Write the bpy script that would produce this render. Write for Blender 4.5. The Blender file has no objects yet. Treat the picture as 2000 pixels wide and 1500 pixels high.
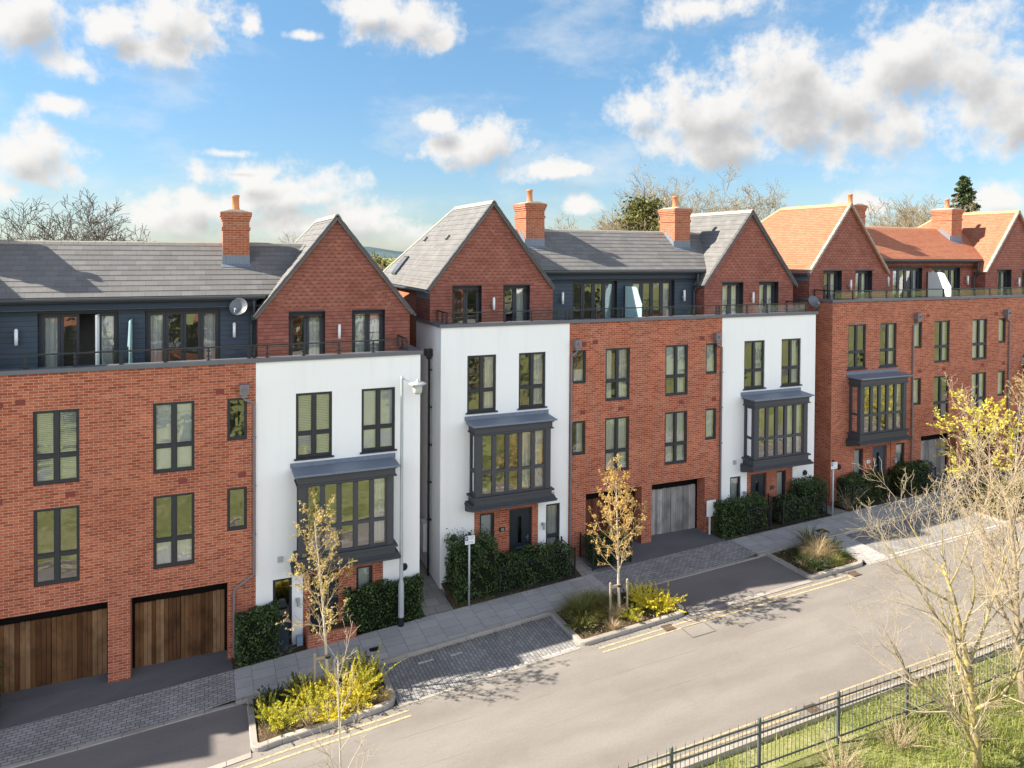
import bpy, math, random
import numpy as np
from mathutils import Vector, Matrix, Quaternion

# ------------------------------------------------------------------ helpers
COL = bpy.context.scene.collection
R = math.radians
rnd = random.Random(7)


def link(o, parent=None):
    COL.objects.link(o)
    if parent is not None:
        o.parent = parent
    return o


def tag(o, label=None, cat=None, group=None, kind=None):
    if label: o['label'] = label
    if cat: o['category'] = cat
    if group: o['group'] = group
    if kind: o['kind'] = kind
    return o


def empty(name, loc, label, cat, group=None):
    o = bpy.data.objects.new(name, None)
    o.location = loc
    o.empty_display_size = 0.2
    link(o)
    return tag(o, label, cat, group)


class MB:
    """collects polygons; build() links them as ONE mesh object"""

    def __init__(s, off=(0, 0, 0)):
        s.v = []; s.f = []; s.mi = []; s.off = Vector(off); s.cur = 0

    def vert(s, p):
        s.v.append((p[0], p[1], p[2])); return len(s.v) - 1

    def poly(s, pts):
        s.f.append([s.vert(p) for p in pts]); s.mi.append(s.cur)

    def box(s, x0, x1, y0, y1, z0, z1):
        b = len(s.v)
        for z in (z0, z1):
            for (x, y) in ((x0, y0), (x1, y0), (x1, y1), (x0, y1)):
                s.v.append((x, y, z))
        for f in ((3, 2, 1, 0), (4, 5, 6, 7), (0, 1, 5, 4), (1, 2, 6, 5), (2, 3, 7, 6), (3, 0, 4, 7)):
            s.f.append([b + i for i in f]); s.mi.append(s.cur)

    def obox(s, c, sx, sy, sz, rot):
        """box centred at c, sizes, rotated by a Matrix/Quaternion"""
        b = len(s.v); m = rot.to_matrix() if isinstance(rot, Quaternion) else rot
        for z in (-.5, .5):
            for (x, y) in ((-.5, -.5), (.5, -.5), (.5, .5), (-.5, .5)):
                p = m @ Vector((x * sx, y * sy, z * sz)); s.v.append((c[0] + p.x, c[1] + p.y, c[2] + p.z))
        for f in ((3, 2, 1, 0), (4, 5, 6, 7), (0, 1, 5, 4), (1, 2, 6, 5), (2, 3, 7, 6), (3, 0, 4, 7)):
            s.f.append([b + i for i in f]); s.mi.append(s.cur)

    def prism(s, profile, axis, a, b):
        """profile: list of 2-D points (ccw), extruded along axis 'x' or 'y' or 'z' from a to b"""
        def P(u, w, t):
            return (t, u, w) if axis == 'x' else ((u, t, w) if axis == 'y' else (u, w, t))
        n = len(profile); i0 = len(s.v)
        for t in (a, b):
            for (u, w) in profile: s.v.append(P(u, w, t))
        for k in range(n):
            j = (k + 1) % n
            s.f.append([i0 + k, i0 + j, i0 + n + j, i0 + n + k]); s.mi.append(s.cur)
        s.f.append([i0 + k for k in range(n)][::-1]); s.mi.append(s.cur)
        s.f.append([i0 + n + k for k in range(n)]); s.mi.append(s.cur)

    def tube(s, pts, rads, n=8, cap=True):
        pts = [Vector(p) for p in pts]
        if not hasattr(rads, '__len__'): rads = [rads] * len(pts)
        i0 = len(s.v); u = None
        for k, p in enumerate(pts):
            d = (pts[min(k + 1, len(pts) - 1)] - pts[max(k - 1, 0)])
            if d.length < 1e-9: d = Vector((0, 0, 1))
            d.normalize()
            if u is None:
                u = d.orthogonal().normalized()
            else:
                u = (u - d * u.dot(d))
                u = u.normalized() if u.length > 1e-6 else d.orthogonal().normalized()
            w = d.cross(u)
            for j in range(n):
                a = 2 * math.pi * j / n
                q = p + (u * math.cos(a) + w * math.sin(a)) * rads[k]
                s.v.append((q.x, q.y, q.z))
        for k in range(len(pts) - 1):
            for j in range(n):
                a = i0 + k * n + j; b = i0 + k * n + (j + 1) % n
                s.f.append([a, b, b + n, a + n]); s.mi.append(s.cur)
        if cap:
            s.f.append([i0 + j for j in range(n)][::-1]); s.mi.append(s.cur)
            s.f.append([i0 + (len(pts) - 1) * n + j for j in range(n)]); s.mi.append(s.cur)

    def cyl(s, p0, p1, r, n=12): s.tube([p0, p1], r, n)

    def lathe(s, c, prof, n=24, axis=Vector((0, 0, 1))):
        """prof: (radius, height) pairs about axis through c"""
        q = Vector((0, 0, 1)).rotation_difference(axis); c = Vector(c); i0 = len(s.v)
        for (r, h) in prof:
            for j in range(n):
                a = 2 * math.pi * j / n
                p = c + q @ Vector((r * math.cos(a), r * math.sin(a), h)); s.v.append((p.x, p.y, p.z))
        for k in range(len(prof) - 1):
            for j in range(n):
                a = i0 + k * n + j; b = i0 + k * n + (j + 1) % n
                s.f.append([a, b, b + n, a + n]); s.mi.append(s.cur)

    def mesh(s, name, mats, smooth=False):
        me = bpy.data.meshes.new(name)
        o = s.off
        vs = [(v[0] - o.x, v[1] - o.y, v[2] - o.z) for v in s.v]
        me.from_pydata(vs, [], s.f)
        if not isinstance(mats, (list, tuple)): mats = [mats]
        for m in mats: me.materials.append(m)
        if len(mats) > 1: me.polygons.foreach_set('material_index', s.mi)
        # metric box-projected UVs (u horizontal, v up the surface)
        me.update()
        nl = len(me.loops)
        if nl and nl < 600000:
            uvl = me.uv_layers.new(name='UVMap')
            co = np.empty(len(me.vertices) * 3); me.vertices.foreach_get('co', co); co = co.reshape(-1, 3)
            co = co + np.array(o)
            vi = np.empty(nl, dtype=np.int32); me.loops.foreach_get('vertex_index', vi)
            nr = np.empty(len(me.polygons) * 3); me.polygons.foreach_get('normal', nr); nr = nr.reshape(-1, 3)
            lt = np.empty(len(me.polygons), dtype=np.int32); me.polygons.foreach_get('loop_total', lt)
            nl_ = np.repeat(nr, lt, axis=0)
            flat = np.abs(nl_[:, 2]) > 0.97
            u = np.stack([-nl_[:, 1], nl_[:, 0], np.zeros(nl)], 1)
            ln = np.linalg.norm(u, axis=1); ln[ln < 1e-6] = 1; u /= ln[:, None]
            # keep u pointing the same way on front and back faces
            sgn = np.where(np.abs(u[:, 0]) > np.abs(u[:, 1]), np.sign(u[:, 0]), np.sign(u[:, 1])); sgn[sgn == 0] = 1
            u = u * sgn[:, None]
            v = np.cross(nl_, u); vs_ = np.sign(v[:, 2]); vs_[vs_ == 0] = 1; v = v * vs_[:, None]
            u[flat] = (1, 0, 0); v[flat] = (0, 1, 0)
            p = co[vi]
            uv = np.stack([(p * u).sum(1), (p * v).sum(1)], 1)
            uvl.data.foreach_set('uv', uv.astype(np.float32).ravel())
        if smooth:
            me.polygons.foreach_set('use_smooth', [True] * len(me.polygons))
        return me

    def build(s, name, mats, parent=None, loc=None, smooth=False):
        o = bpy.data.objects.new(name, s.mesh(name, mats, smooth))
        if loc is not None: o.location = loc
        elif parent is None: o.location = s.off
        return link(o, parent)


def quads_obj(name, V, mat, parent=None, loc=(0, 0, 0), per=4):
    """V: (n*per,3) array of vertices, every `per` in a row is one face"""
    me = bpy.data.meshes.new(name)
    n = len(V) // per
    me.vertices.add(len(V)); me.vertices.foreach_set('co', np.asarray(V, dtype=np.float32).ravel())
    me.loops.add(n * per); me.loops.foreach_set('vertex_index', np.arange(n * per, dtype=np.int32))
    me.polygons.add(n)
    me.polygons.foreach_set('loop_start', np.arange(0, n * per, per, dtype=np.int32))
    me.polygons.foreach_set('loop_total', np.full(n, per, dtype=np.int32))
    me.materials.append(mat); me.update()
    o = bpy.data.objects.new(name, me); o.location = loc
    return link(o, parent)


def leaf_quads(P, size, rng, aspect=0.6, jitter=0.4, up=0.0, dirs=None):
    """leaf-shaped quads (rhombs) at points P with random orientation"""
    n = len(P)
    d = rng.normal(size=(n, 3)) if dirs is None else dirs + rng.normal(size=(n, 3)) * 0.45
    d[:, 2] += up
    d /= np.linalg.norm(d, axis=1)[:, None] + 1e-9
    r = rng.normal(size=(n, 3)); w = np.cross(d, r); w /= np.linalg.norm(w, axis=1)[:, None] + 1e-9
    s = size * (1 + jitter * rng.uniform(-1, 1, size=(n, 1)))
    a = P - d * s * .5; b = P + w * s * aspect * .5; c = P + d * s * .5; e = P - w * s * aspect * .5
    return np.stack([a, b, c, e], 1).reshape(-1, 3)


# ------------------------------------------------------------------ materials
MAT = {}


class NT:
    def __init__(s, name):
        s.m = bpy.data.materials.new(name); s.m.use_nodes = True
        s.t = s.m.node_tree; s.t.nodes.clear(); MAT[name] = s.m

    def n(s, typ, ins=None, **props):
        nd = s.t.nodes.new(typ)
        for k, v in props.items(): setattr(nd, k, v)
        for k, v in (ins or {}).items():
            sock = nd.inputs[k]
            if isinstance(v, bpy.types.NodeSocket): s.t.links.new(v, sock)
            else: sock.default_value = v
        return nd

    def math(s, op, a, b=0.0, c=0.0, clamp=False):
        nd = s.n('ShaderNodeMath', {0: a, 1: b, 2: c}, operation=op); nd.use_clamp = clamp
        return nd.outputs[0]

    def mix(s, f, a, b, blend='MIX'):
        nd = s.n('ShaderNodeMix', None, data_type='RGBA', blend_type=blend)
        for k, v in ((0, f), (6, a), (7, b)):
            if isinstance(v, bpy.types.NodeSocket): s.t.links.new(v, nd.inputs[k])
            else: nd.inputs[k].default_value = v if k == 0 else (tuple(v) + (1,))[:4]
        return nd.outputs[2]

    def ramp(s, f, stops):
        nd = s.n('ShaderNodeValToRGB', {0: f}); e = nd.color_ramp.elements
        while len(e) < len(stops): e.new(0.5)
        for el, (p, c) in zip(e, stops):
            el.position = p; el.color = tuple(c) + (1,) if hasattr(c, '__len__') else (c, c, c, 1)
        return nd.outputs[0]

    def noise(s, vec, scale, detail=3, rough=0.55, dist=0.0):
        return s.n('ShaderNodeTexNoise', {'Vector': vec, 'Scale': scale, 'Detail': detail, 'Roughness': rough, 'Distortion': dist}).outputs[0]

    def coord(s, which='UV'): return s.n('ShaderNodeTexCoord').outputs[which]

    def pos(s): return s.n('ShaderNodeNewGeometry').outputs['Position']

    def mapv(s, vec, scale=(1, 1, 1), loc=(0, 0, 0)):
        return s.n('ShaderNodeMapping', {'Vector': vec, 'Scale': scale, 'Location': loc}).outputs[0]

    def bump(s, h, strength=0.3, dist=0.01):
        return s.n('ShaderNodeBump', {'Height': h, 'Strength': strength, 'Distance': dist}).outputs[0]

    def out(s, sh):
        s.n('ShaderNodeOutputMaterial', {0: sh}); return s.m

    def principled(s, color, rough=0.8, normal=None, metallic=0.0, spec=0.3, **kw):
        ins = {'Base Color': color if isinstance(color, bpy.types.NodeSocket) else tuple(color) + (1,), 'Roughness': rough, 'Metallic': metallic, 'Specular IOR Level': spec}
        if normal is not None: ins['Normal'] = normal
        ins.update(kw)
        return s.out(s.n('ShaderNodeBsdfPrincipled', ins).outputs[0])


def m_plain(name, color, rough=0.6, var=0.12, scale=3.0, metallic=0.0, spec=0.4, bump=0.0, streak=False):
    t = NT(name); p = t.coord('Object')
    if streak: p = t.mapv(p, (6, 6, 0.7))
    f = t.noise(p, scale, 5)
    c = t.mix(f, [x * (1 - var) for x in color], [min(1, x * (1 + var)) for x in color])
    rr = t.math('MULTIPLY_ADD', f, 0.2, rough - 0.1)
    nb = t.bump(t.noise(t.coord('Object'), scale * 20, 3), bump, 0.01) if bump else None
    return t.principled(c, rr, nb, metallic, spec)


def m_brick(name, c1, c2, mortar, dark):
    t = NT(name); uv = t.coord('UV')
    b = t.n('ShaderNodeTexBrick', {'Vector': uv, 'Color1': tuple(c1) + (1,), 'Color2': tuple(c2) + (1,), 'Mortar': tuple(mortar) + (1,), 'Scale': 1.0,
            'Mortar Size': 0.0065, 'Mortar Smooth': 0.2, 'Bias': 0.0, 'Brick Width': 0.225, 'Row Height': 0.075}, offset=0.5)
    big = t.noise(uv, 0.55, 5, 0.6)
    col = t.mix(t.ramp(big, [(0.35, 0.0), (0.7, 0.55)]), b.outputs[0], dark, 'MULTIPLY')
    fine = t.noise(t.mapv(uv, (7, 20, 1)), 1.0, 4, 0.7)
    col = t.mix(t.ramp(fine, [(0.3, 0.45), (0.62, 0.0)]), col, (.35, .25, .22), 'MULTIPLY')
    # pale lime bloom in scattered patches
    bl = t.math('MULTIPLY', t.ramp(t.noise(t.mapv(uv, (1, 2.2, 1), (3, 1, 0)), 0.8, 6, 0.65), [(0.58, 0.0), (0.78, 0.35)]), t.ramp(t.noise(uv, 18, 3), [(0.35, 0.0), (0.65, 1.0)]))
    col = t.mix(bl, col, (.52, .38, .31))
    h = t.math('ADD', t.math('MULTIPLY', b.outputs[1], -1.0), t.math('MULTIPLY', t.noise(uv, 60, 3), 0.5))
    return t.principled(col, 0.88, t.bump(h, 0.5, 0.006), spec=0.2)


def m_tilehang(name, scallop, c1, c2):
    t = NT(name); uv = t.coord('UV')
    sx = t.n('ShaderNodeSeparateXYZ', {0: uv})
    W, H = (0.215, 0.118) if scallop else (0.17, 0.115)
    u = t.math('DIVIDE', sx.outputs[0], W); v = t.math('DIVIDE', sx.outputs[1], H)
    row = t.math('FLOOR', v); fv = t.math('SUBTRACT', v, row)
    half = t.math('MULTIPLY', t.math('MODULO', t.math('ABSOLUTE', row), 2.0), 0.5)
    us = t.math('ADD', u, half); cu = t.math('FLOOR', us); fu = t.math('SUBTRACT', t.math('SUBTRACT', us, cu), 0.5)
    if scallop:
        k = t.math('MULTIPLY', fu, 2.0)
        e = t.math('SQRT', t.math('MAXIMUM', t.math('SUBTRACT', 1.0, t.math('MULTIPLY', k, k)), 0.0))
        e = t.math('MULTIPLY', t.math('SUBTRACT', 1.0, e), 0.62)
        d = t.math('SUBTRACT', fv, e)          # >0 inside this tile, small just above its rounded tail
        up = t.math('LESS_THAN', d, 0.0)
        line = t.math('SUBTRACT', 1.0, t.math('DIVIDE', t.math('ABSOLUTE', t.math('ADD', d, 0.1)), 0.24), clamp=True)
        hgt = t.math('ADD', t.math('MULTIPLY', d, -0.5), t.math('MULTIPLY', up, -0.6))
    else:
        line = t.math('SUBTRACT', 1.0, t.math('DIVIDE', fv, 0.2), clamp=True)
        j = t.math('SUBTRACT', 1.0, t.math('DIVIDE', t.math('SUBTRACT', 0.5, t.math('ABSOLUTE', fu)), 0.03), clamp=True)
        line = t.math('MAXIMUM', line, t.math('MULTIPLY', j, 0.5))
        hgt = t.math('MULTIPLY', fv, -1.0)
    cell = t.n('ShaderNodeCombineXYZ', {0: cu, 1: row, 2: 0.0}).outputs[0]
    w = t.n('ShaderNodeTexWhiteNoise', {'Vector': cell}, noise_dimensions='3D').outputs[0]
    col = t.mix(w, c1, c2)
    col = t.mix(t.ramp(t.noise(uv, 0.9, 5), [(0.35, 0.0), (0.75, 0.6)]), col, (.55, .5, .5), 'MULTIPLY')
    col = t.mix(t.math('MULTIPLY', line, 0.92), col, (.035, .016, .014))
    return t.principled(col, 0.85, t.bump(hgt, 0.9, 0.02), spec=0.25)


def m_roof(name, c1, c2, w, gauge, joint, dark):
    t = NT(name); uv = t.coord('UV')
    b = t.n('ShaderNodeTexBrick', {'Vector': uv, 'Color1': tuple(c1) + (1,), 'Color2': tuple(c2) + (1,), 'Mortar': tuple(joint) + (1,), 'Scale': 1.0,
            'Mortar Size': 0.004, 'Mortar Smooth': 0.3, 'Bias': -0.2, 'Brick Width': w, 'Row Height': gauge}, offset=0.5)
    col = t.mix(t.ramp(t.noise(t.mapv(uv, (1, .45, 1)), 1.3, 6, 0.65), [(0.35, 0.0), (0.75, 0.6)]), b.outputs[0], dark, 'MULTIPLY')
    col = t.mix(t.ramp(t.noise(uv, 25, 4), [(0.4, 0.0), (0.75, 0.25)]), col, [min(1, x * 1.6) for x in c2])
    return t.principled(col, 0.72, t.bump(t.noise(uv, 40, 3), 0.2, 0.004), spec=0.35)


def m_paving(name, c1, c2, joint, w, h, msize, vary=0.5, offset=0.5, rot=False):
    t = NT(name); uv = t.coord('UV')
    if rot: uv = t.n('ShaderNodeMapping', {'Vector': uv, 'Rotation': (0, 0, R(90))}).outputs[0]
    b = t.n('ShaderNodeTexBrick', {'Vector': uv, 'Color1': tuple(c1) + (1,), 'Color2': tuple(c2) + (1,), 'Mortar': tuple(joint) + (1,), 'Scale': 1.0,
            'Mortar Size': msize, 'Mortar Smooth': 0.25, 'Bias': 0.0, 'Brick Width': w, 'Row Height': h}, offset=offset)
    col = t.mix(t.ramp(t.noise(uv, 0.8, 6, 0.65), [(0.3, 0.0), (0.75, vary)]), b.outputs[0], (.5, .47, .45), 'MULTIPLY')
    col = t.mix(t.ramp(t.noise(uv, 9, 5, 0.7), [(0.55, 0.0), (0.8, 0.45)]), col, (.45, .42, .38), 'MULTIPLY')
    hgt = t.math('ADD', t.math('MULTIPLY', b.outputs[1], -1.0), t.math('MULTIPLY', t.noise(uv, 45, 3), 0.4))
    return t.principled(col, 0.85, t.bump(hgt, 0.45, 0.006), spec=0.25)


def m_asphalt(name, c, tracks=False):
    t = NT(name); uv = t.coord('UV')
    f = t.math('ADD', t.math('MULTIPLY', t.noise(uv, 90, 3, 0.7), 0.6), t.math('MULTIPLY', t.noise(uv, 14, 5, 0.7), 0.4)); g = t.noise(t.mapv(uv, (.3, 1.0, 1)), 0.9, 7, 0.65)
    col = t.mix(f, [x * .55 for x in c], [x * 1.45 for x in c])
    col = t.mix(t.ramp(g, [(0.35, 0.0), (0.68, 0.75)]), col, (.74, .73, .74), 'MULTIPLY')
    col = t.mix(t.ramp(t.noise(t.mapv(uv, (1, 1, 1), (9, 4, 0)), 0.45, 4), [(0.55, 0.0), (0.62, 0.3)]), col, (.8, .78, .76), 'MULTIPLY')
    if tracks:
        sx = t.n('ShaderNodeSeparateXYZ', {0: uv})
        wob = t.math('MULTIPLY', t.math('SUBTRACT', t.noise(t.mapv(uv, (.6, .6, 1)), 1.2, 3), 0.5), 0.5)
        wy = t.math('ADD', sx.outputs[1], wob)
        # a resurfacing joint and hairline cracks along the carriageway
        for yy, wd, am in ((-6.35, 0.02, 0.5), (-7.45, 0.013, 0.55)):
            dd = t.math('ABSOLUTE', t.math('ADD', t.math('ADD', sx.outputs[1], t.math('MULTIPLY', wob, 0.12)), -yy))
            ln = t.math('SUBTRACT', 1.0, t.math('DIVIDE', dd, wd), clamp=True)
            ln = t.math('MULTIPLY', ln, t.ramp(t.noise(t.mapv(uv, (.5, .1, 1)), 1.1, 3), [(0.42, 0.0), (0.6, am)]))
            col = t.mix(ln, col, [x * .35 for x in c])
        for yy in (-6.0, -7.9, -8.9):
            dd = t.math('SUBTRACT', 1.0, t.math('DIVIDE', t.math('ABSOLUTE', t.math('ADD', wy, -yy)), 0.42), clamp=True)
            col = t.mix(t.math('MULTIPLY', dd, 0.22), col, (.7, .7, .72), 'MULTIPLY')
        sp = t.ramp(t.n('ShaderNodeTexVoronoi', {'Vector': uv, 'Scale': 1.1}).outputs[0], [(0.0, 1.0), (0.035, 0.0)])
        col = t.mix(t.math('MULTIPLY', sp, 0.5), col, [x * .4 for x in c])
    return t.principled(col, 0.9, t.bump(f, 0.35, 0.004), spec=0.25)


def m_wood(name, stops, board, dirt=0.6):
    t = NT(name); uv = t.coord('UV'); g = t.n('ShaderNodeNewGeometry')
    isl = g.outputs['Random Per Island']
    v = t.n('ShaderNodeCombineXYZ', {0: isl, 1: isl, 2: 0.0}).outputs[0]
    uvb = t.n('ShaderNodeVectorMath', {0: t.mapv(uv, (22, 1.1, 1)), 1: t.n('ShaderNodeVectorMath', {0: v, 1: (40, 17, 0)}, operation='MULTIPLY').outputs[0]}, operation='ADD').outputs[0]
    grain = t.noise(uvb, 1.0, 5, 0.65)
    f = t.math('ADD', t.math('MULTIPLY', isl, 0.75), t.math('MULTIPLY', grain, 0.45))
    col = t.ramp(f, stops)
    st = t.ramp(t.noise(t.mapv(uv, (1.6, 1.0, 1)), 1.5, 5), [(0.45, 0.0), (0.72, dirt)])
    col = t.mix(st, col, (.25, .22, .2), 'MULTIPLY')
    return t.principled(col, 0.75, t.bump(grain, 0.3, 0.004), spec=0.25)


def m_leaf(name, cols, trans=0.35, rough=0.55):
    """cols: ramp stops across leaves (per-leaf random)"""
    t = NT(name); g = t.n('ShaderNodeNewGeometry')
    f = t.math('ADD', t.math('MULTIPLY', g.outputs['Random Per Island'], 0.6), t.math('MULTIPLY', t.noise(g.outputs['Position'], 2.2, 3), 0.45))
    col = t.ramp(f, cols)
    d = t.n('ShaderNodeBsdfPrincipled', {'Base Color': col, 'Roughness': rough, 'Specular IOR Level': 0.35}).outputs[0]
    tr = t.n('ShaderNodeBsdfTranslucent', {0: col}).outputs[0]
    return t.out(t.n('ShaderNodeMixShader', {0: trans, 1: d, 2: tr}).outputs[0])


def m_glass(name, refl=0.24, tint=(.82, .86, .84), wav=0.02):
    t = NT(name)
    fr = t.n('ShaderNodeFresnel', {'IOR': 1.5}).outputs[0]
    fac = t.math('ADD', refl, t.math('MULTIPLY', fr, 0.9 if refl > 0 else 0.22), clamp=True)
    g = t.n('ShaderNodeNewGeometry')
    # every pane sits at its own slight angle and bows a little
    rv = t.n('ShaderNodeVectorMath', {0: t.n('ShaderNodeTexWhiteNoise', {'W': t.math('ADD', g.outputs['Random Per Island'], t.n('ShaderNodeObjectInfo').outputs['Random'])}, noise_dimensions='1D').outputs[1], 1: (.5, .5, .5)}, operation='SUBTRACT').outputs[0]
    nn = t.n('ShaderNodeVectorMath', {0: rv, 1: (wav * 3, wav * 3, wav * 3), 2: g.outputs['Normal']}, operation='MULTIPLY_ADD').outputs[0]
    nn = t.n('ShaderNodeVectorMath', {0: nn}, operation='NORMALIZE').outputs[0]
    nb = t.n('ShaderNodeBump', {'Height': t.noise(t.coord('Object'), 1.6, 2), 'Strength': wav * 2, 'Distance': 0.3, 'Normal': nn}).outputs[0]
    gl = t.n('ShaderNodeBsdfGlossy', {'Color': (.95, .97, 1, 1), 'Roughness': 0.012, 'Normal': nb}).outputs[0]
    tr = t.n('ShaderNodeBsdfTransparent', {0: tuple(tint) + (1,)}).outputs[0]
    return t.out(t.n('ShaderNodeMixShader', {0: fac, 1: tr, 2: gl}).outputs[0])


m_brick('brick', (.32, .077, .039), (.52, .165, .086), (.57, .395, .30), (.66, .6, .6))
m_brick('brick_orange', (.36, .108, .055), (.46, .16, .085), (.48, .34, .25), (.8, .72, .66))
m_tilehang('tile_scallop', True, (.265, .094, .066), (.335, .13, .094))
m_tilehang('tile_plain', False, (.235, .082, .058), (.315, .12, .088))
m_roof('slate', (.135, .134, .134), (.185, .183, .180), 0.33, 0.25, (.06, .06, .06), (.76, .74, .72))
m_roof('orange_tile', (.35, .135, .075), (.43, .185, .11), 0.165, 0.105, (.2, .075, .04), (.8, .72, .68))
m_plain('ridge_grey', (.30, .285, .25), 0.8, 0.2, 4)
m_plain('ridge_orange', (.52, .25, .14), 0.8, 0.15, 4)
t = NT('white_render'); p = t.pos()
c = t.mix(t.ramp(t.noise(p, 0.5, 4), [(0.35, 0.0), (0.8, 0.35)]), (.84, .84, .83), (.75, .75, .75))
c = t.mix(t.ramp(t.noise(t.mapv(p, (2.5, 2.5, .18)), 1.0, 5, 0.7), [(0.5, 0.0), (0.88, 0.32)]), c, (.58, .57, .54))
t.principled(c, 0.9, t.bump(t.noise(p, 90, 3), 0.15, 0.003), spec=0.15)
t = NT('navy_cladding'); sx = t.n('ShaderNodeSeparateXYZ', {0: t.coord('UV')})
v = t.math('DIVIDE', sx.outputs[1], 0.15); fv = t.math('SUBTRACT', v, t.math('FLOOR', v))
ln = t.math('SUBTRACT', 1.0, t.math('DIVIDE', fv, 0.12), clamp=True)
c = t.mix(t.noise(t.mapv(t.coord('UV'), (2, 14, 1)), 1.5, 4), (.034, .052, .072), (.046, .067, .092))
c = t.mix(t.math('MULTIPLY', ln, 0.85), c, (.008, .012, .018))
t.principled(c, 0.6, t.bump(t.math('MULTIPLY', fv, -1.0), 0.6, 0.02), spec=0.3)
m_plain('anthracite', (.026, .029, .036), 0.45, 0.15, 2, spec=0.4)
m_plain('bay_grey', (.060, .063, .070), 0.6, 0.14, 2.2, spec=0.3)
m_plain('coping_grey', (.12, .125, .14), 0.5, 0.18, 2, spec=0.4)
m_plain('lead', (.155, .185, .23), 0.5, 0.32, 3, spec=0.5, streak=True)
m_plain('gutter_grey', (.055, .06, .066), 0.45, 0.12, 2)
m_plain('pipe_brown', (.19, .165, .175), 0.5, 0.15, 2)
m_plain('pipe_black', (.014, .016, .02), 0.4, 0.1, 2)
m_plain('black_metal', (.014, .016, .019), 0.42, 0.2, 4, spec=0.5)
m_plain('fence_metal', (.072, .086, .088), 0.45, 0.3, 5, spec=0.5)
m_plain('verge_dark', (.085, .08, .085), 0.7, 0.2, 4)
m_plain('galvanised', (.42, .45, .47), 0.45, 0.14, 5, metallic=0.25, spec=0.5)
m_plain('white_plastic', (.78, .78, .76), 0.45, 0.05, 3)
m_plain('lamp_bowl', (.48, .50, .47), 0.25, 0.08, 3, spec=0.6)
m_plain('steel', (.55, .56, .58), 0.3, 0.08, 6, metallic=0.9)
m_plain('interior', (.24, .23, .21), 0.9, 0.3, 0.7)
m_plain('curtain', (.78, .78, .76), 0.95, 0.12, 1.5)
m_plain('curtain_blue', (.46, .56, .60), 0.95, 0.12, 1.5)
m_plain('blind', (.86, .86, .85), 0.7, 0.06, 2)
m_plain('blind_cream', (.80, .80, .70), 0.7, 0.06, 2)
m_plain('door_navy', (.018, .026, .036), 0.35, 0.15, 2, spec=0.5)
m_plain('door_slate', (.06, .075, .10), 0.4, 0.12, 2, spec=0.5)
m_plain('balcony_deck', (.22, .22, .23), 0.85, 0.2, 3)
m_plain('pot_clay', (.50, .20, .09), 0.8, 0.15, 4)
m_plain('mortar_cap', (.46, .40, .33), 0.9, 0.2, 5)
m_plain('air_brick', (.19, .045, .035), 0.85, 0.15, 5)
m_plain('dish_grey', (.11, .125, .14), 0.4, 0.1, 3)
m_plain('void_black', (.006, .005, .005), 0.7, 0.2, 3, spec=0.1)
m_plain('dark_red', (.06, .014, .012), 0.7, 0.25, 4)
m_plain('sign_blue', (.02, .10, .42), 0.4, 0.05, 3)
m_plain('text_grey', (.25, .27, .3), 0.6, 0.05, 3)
m_plain('text_white', (.8, .8, .8), 0.5, 0.03, 3)
m_plain('gas_blue', (.34, .50, .66), 0.5, 0.06, 3)
m_wood('wood_brown', [(0.0, (.035, .014, .006)), (0.35, (.09, .038, .014)), (0.65, (.17, .083, .034)), (1.0, (.27, .16, .085))], 0.11, 0.75)
m_wood('wood_red', [(0.0, (.05, .016, .010)), (0.6, (.11, .033, .019)), (1.0, (.17, .06, .034))], 0.11, 0.5)
m_wood('wood_grey', [(0.0, (.13, .12, .115)), (0.5, (.27, .26, .25)), (1.0, (.42, .41, .40))], 0.11, 0.6)
m_wood('stake_wood', [(0.0, (.20, .16, .10)), (1.0, (.42, .36, .26))], 0.1, 0.3)
m_asphalt('road_asphalt', (.242, .224, .203), True)
m_asphalt('crossover_asphalt', (.205, .188, .178))
m_asphalt('drive_asphalt', (.14, .14, .147))
m_paving('slabs', (.39, .385, .38), (.47, .46, .45), (.15, .145, .14), 0.46, 0.6, 0.006, 0.45, 0.5, True)
m_paving('cobbles', (.29, .285, .28), (.41, .40, .39), (.05, .05, .05), 0.21, 0.105, 0.008, 0.6)
m_paving('bay_blocks', (.27, .27, .268), (.37, .366, .36), (.09, .09, .09), 0.21, 0.105, 0.008, 0.7, rot=True)
m_paving('kerb_stone', (.35, .325, .29), (.42, .39, .35), (.12, .11, .1), 0.92, 4.0, 0.008, 0.6)
m_paving('path_slabs', (.26, .25, .24), (.33, .315, .3), (.08, .075, .07), 0.45, 0.45, 0.007, 0.5)


def m_paint(name, c, wear):
    t = NT(name); p = t.pos()
    f = t.ramp(t.noise(p, 14, 5, 0.7), [(wear - .12, 1.0), (wear + .1, 0.0)])
    col = t.mix(f, c, (.26, .23, .19))
    return t.principled(col, 0.8, spec=0.2)


m_paint('yellow_paint', (.54, .42, .23), 0.50)
m_paint('white_paint', (.66, .64, .61), 0.48)
t = NT('soil'); p = t.pos()
c = t.ramp(t.noise(p, 16, 6, 0.7), [(0.3, (.035, .026, .016)), (0.55, (.10, .07, .042)), (0.75, (.24, .18, .11))])
t.principled(c, 0.95, t.bump(t.noise(p, 30, 4), 0.9, 0.03), spec=0.1)
t = NT('grass_ground'); p = t.pos()
c = t.ramp(t.noise(p, 0.7, 6, 0.7), [(0.3, (.13, .16, .05)), (0.46, (.24, .27, .09)), (0.6, (.36, .36, .17)), (0.72, (.46, .42, .29))])
c = t.mix(t.ramp(t.noise(p, 40, 3), [(0.3, 0.5), (0.7, 0.0)]), c, (.4, .4, .35), 'MULTIPLY')
t.principled(c, 0.95, t.bump(t.noise(p, 50, 3), 0.8, 0.03), spec=0.1)
t = NT('far_hill'); p = t.pos()
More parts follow.
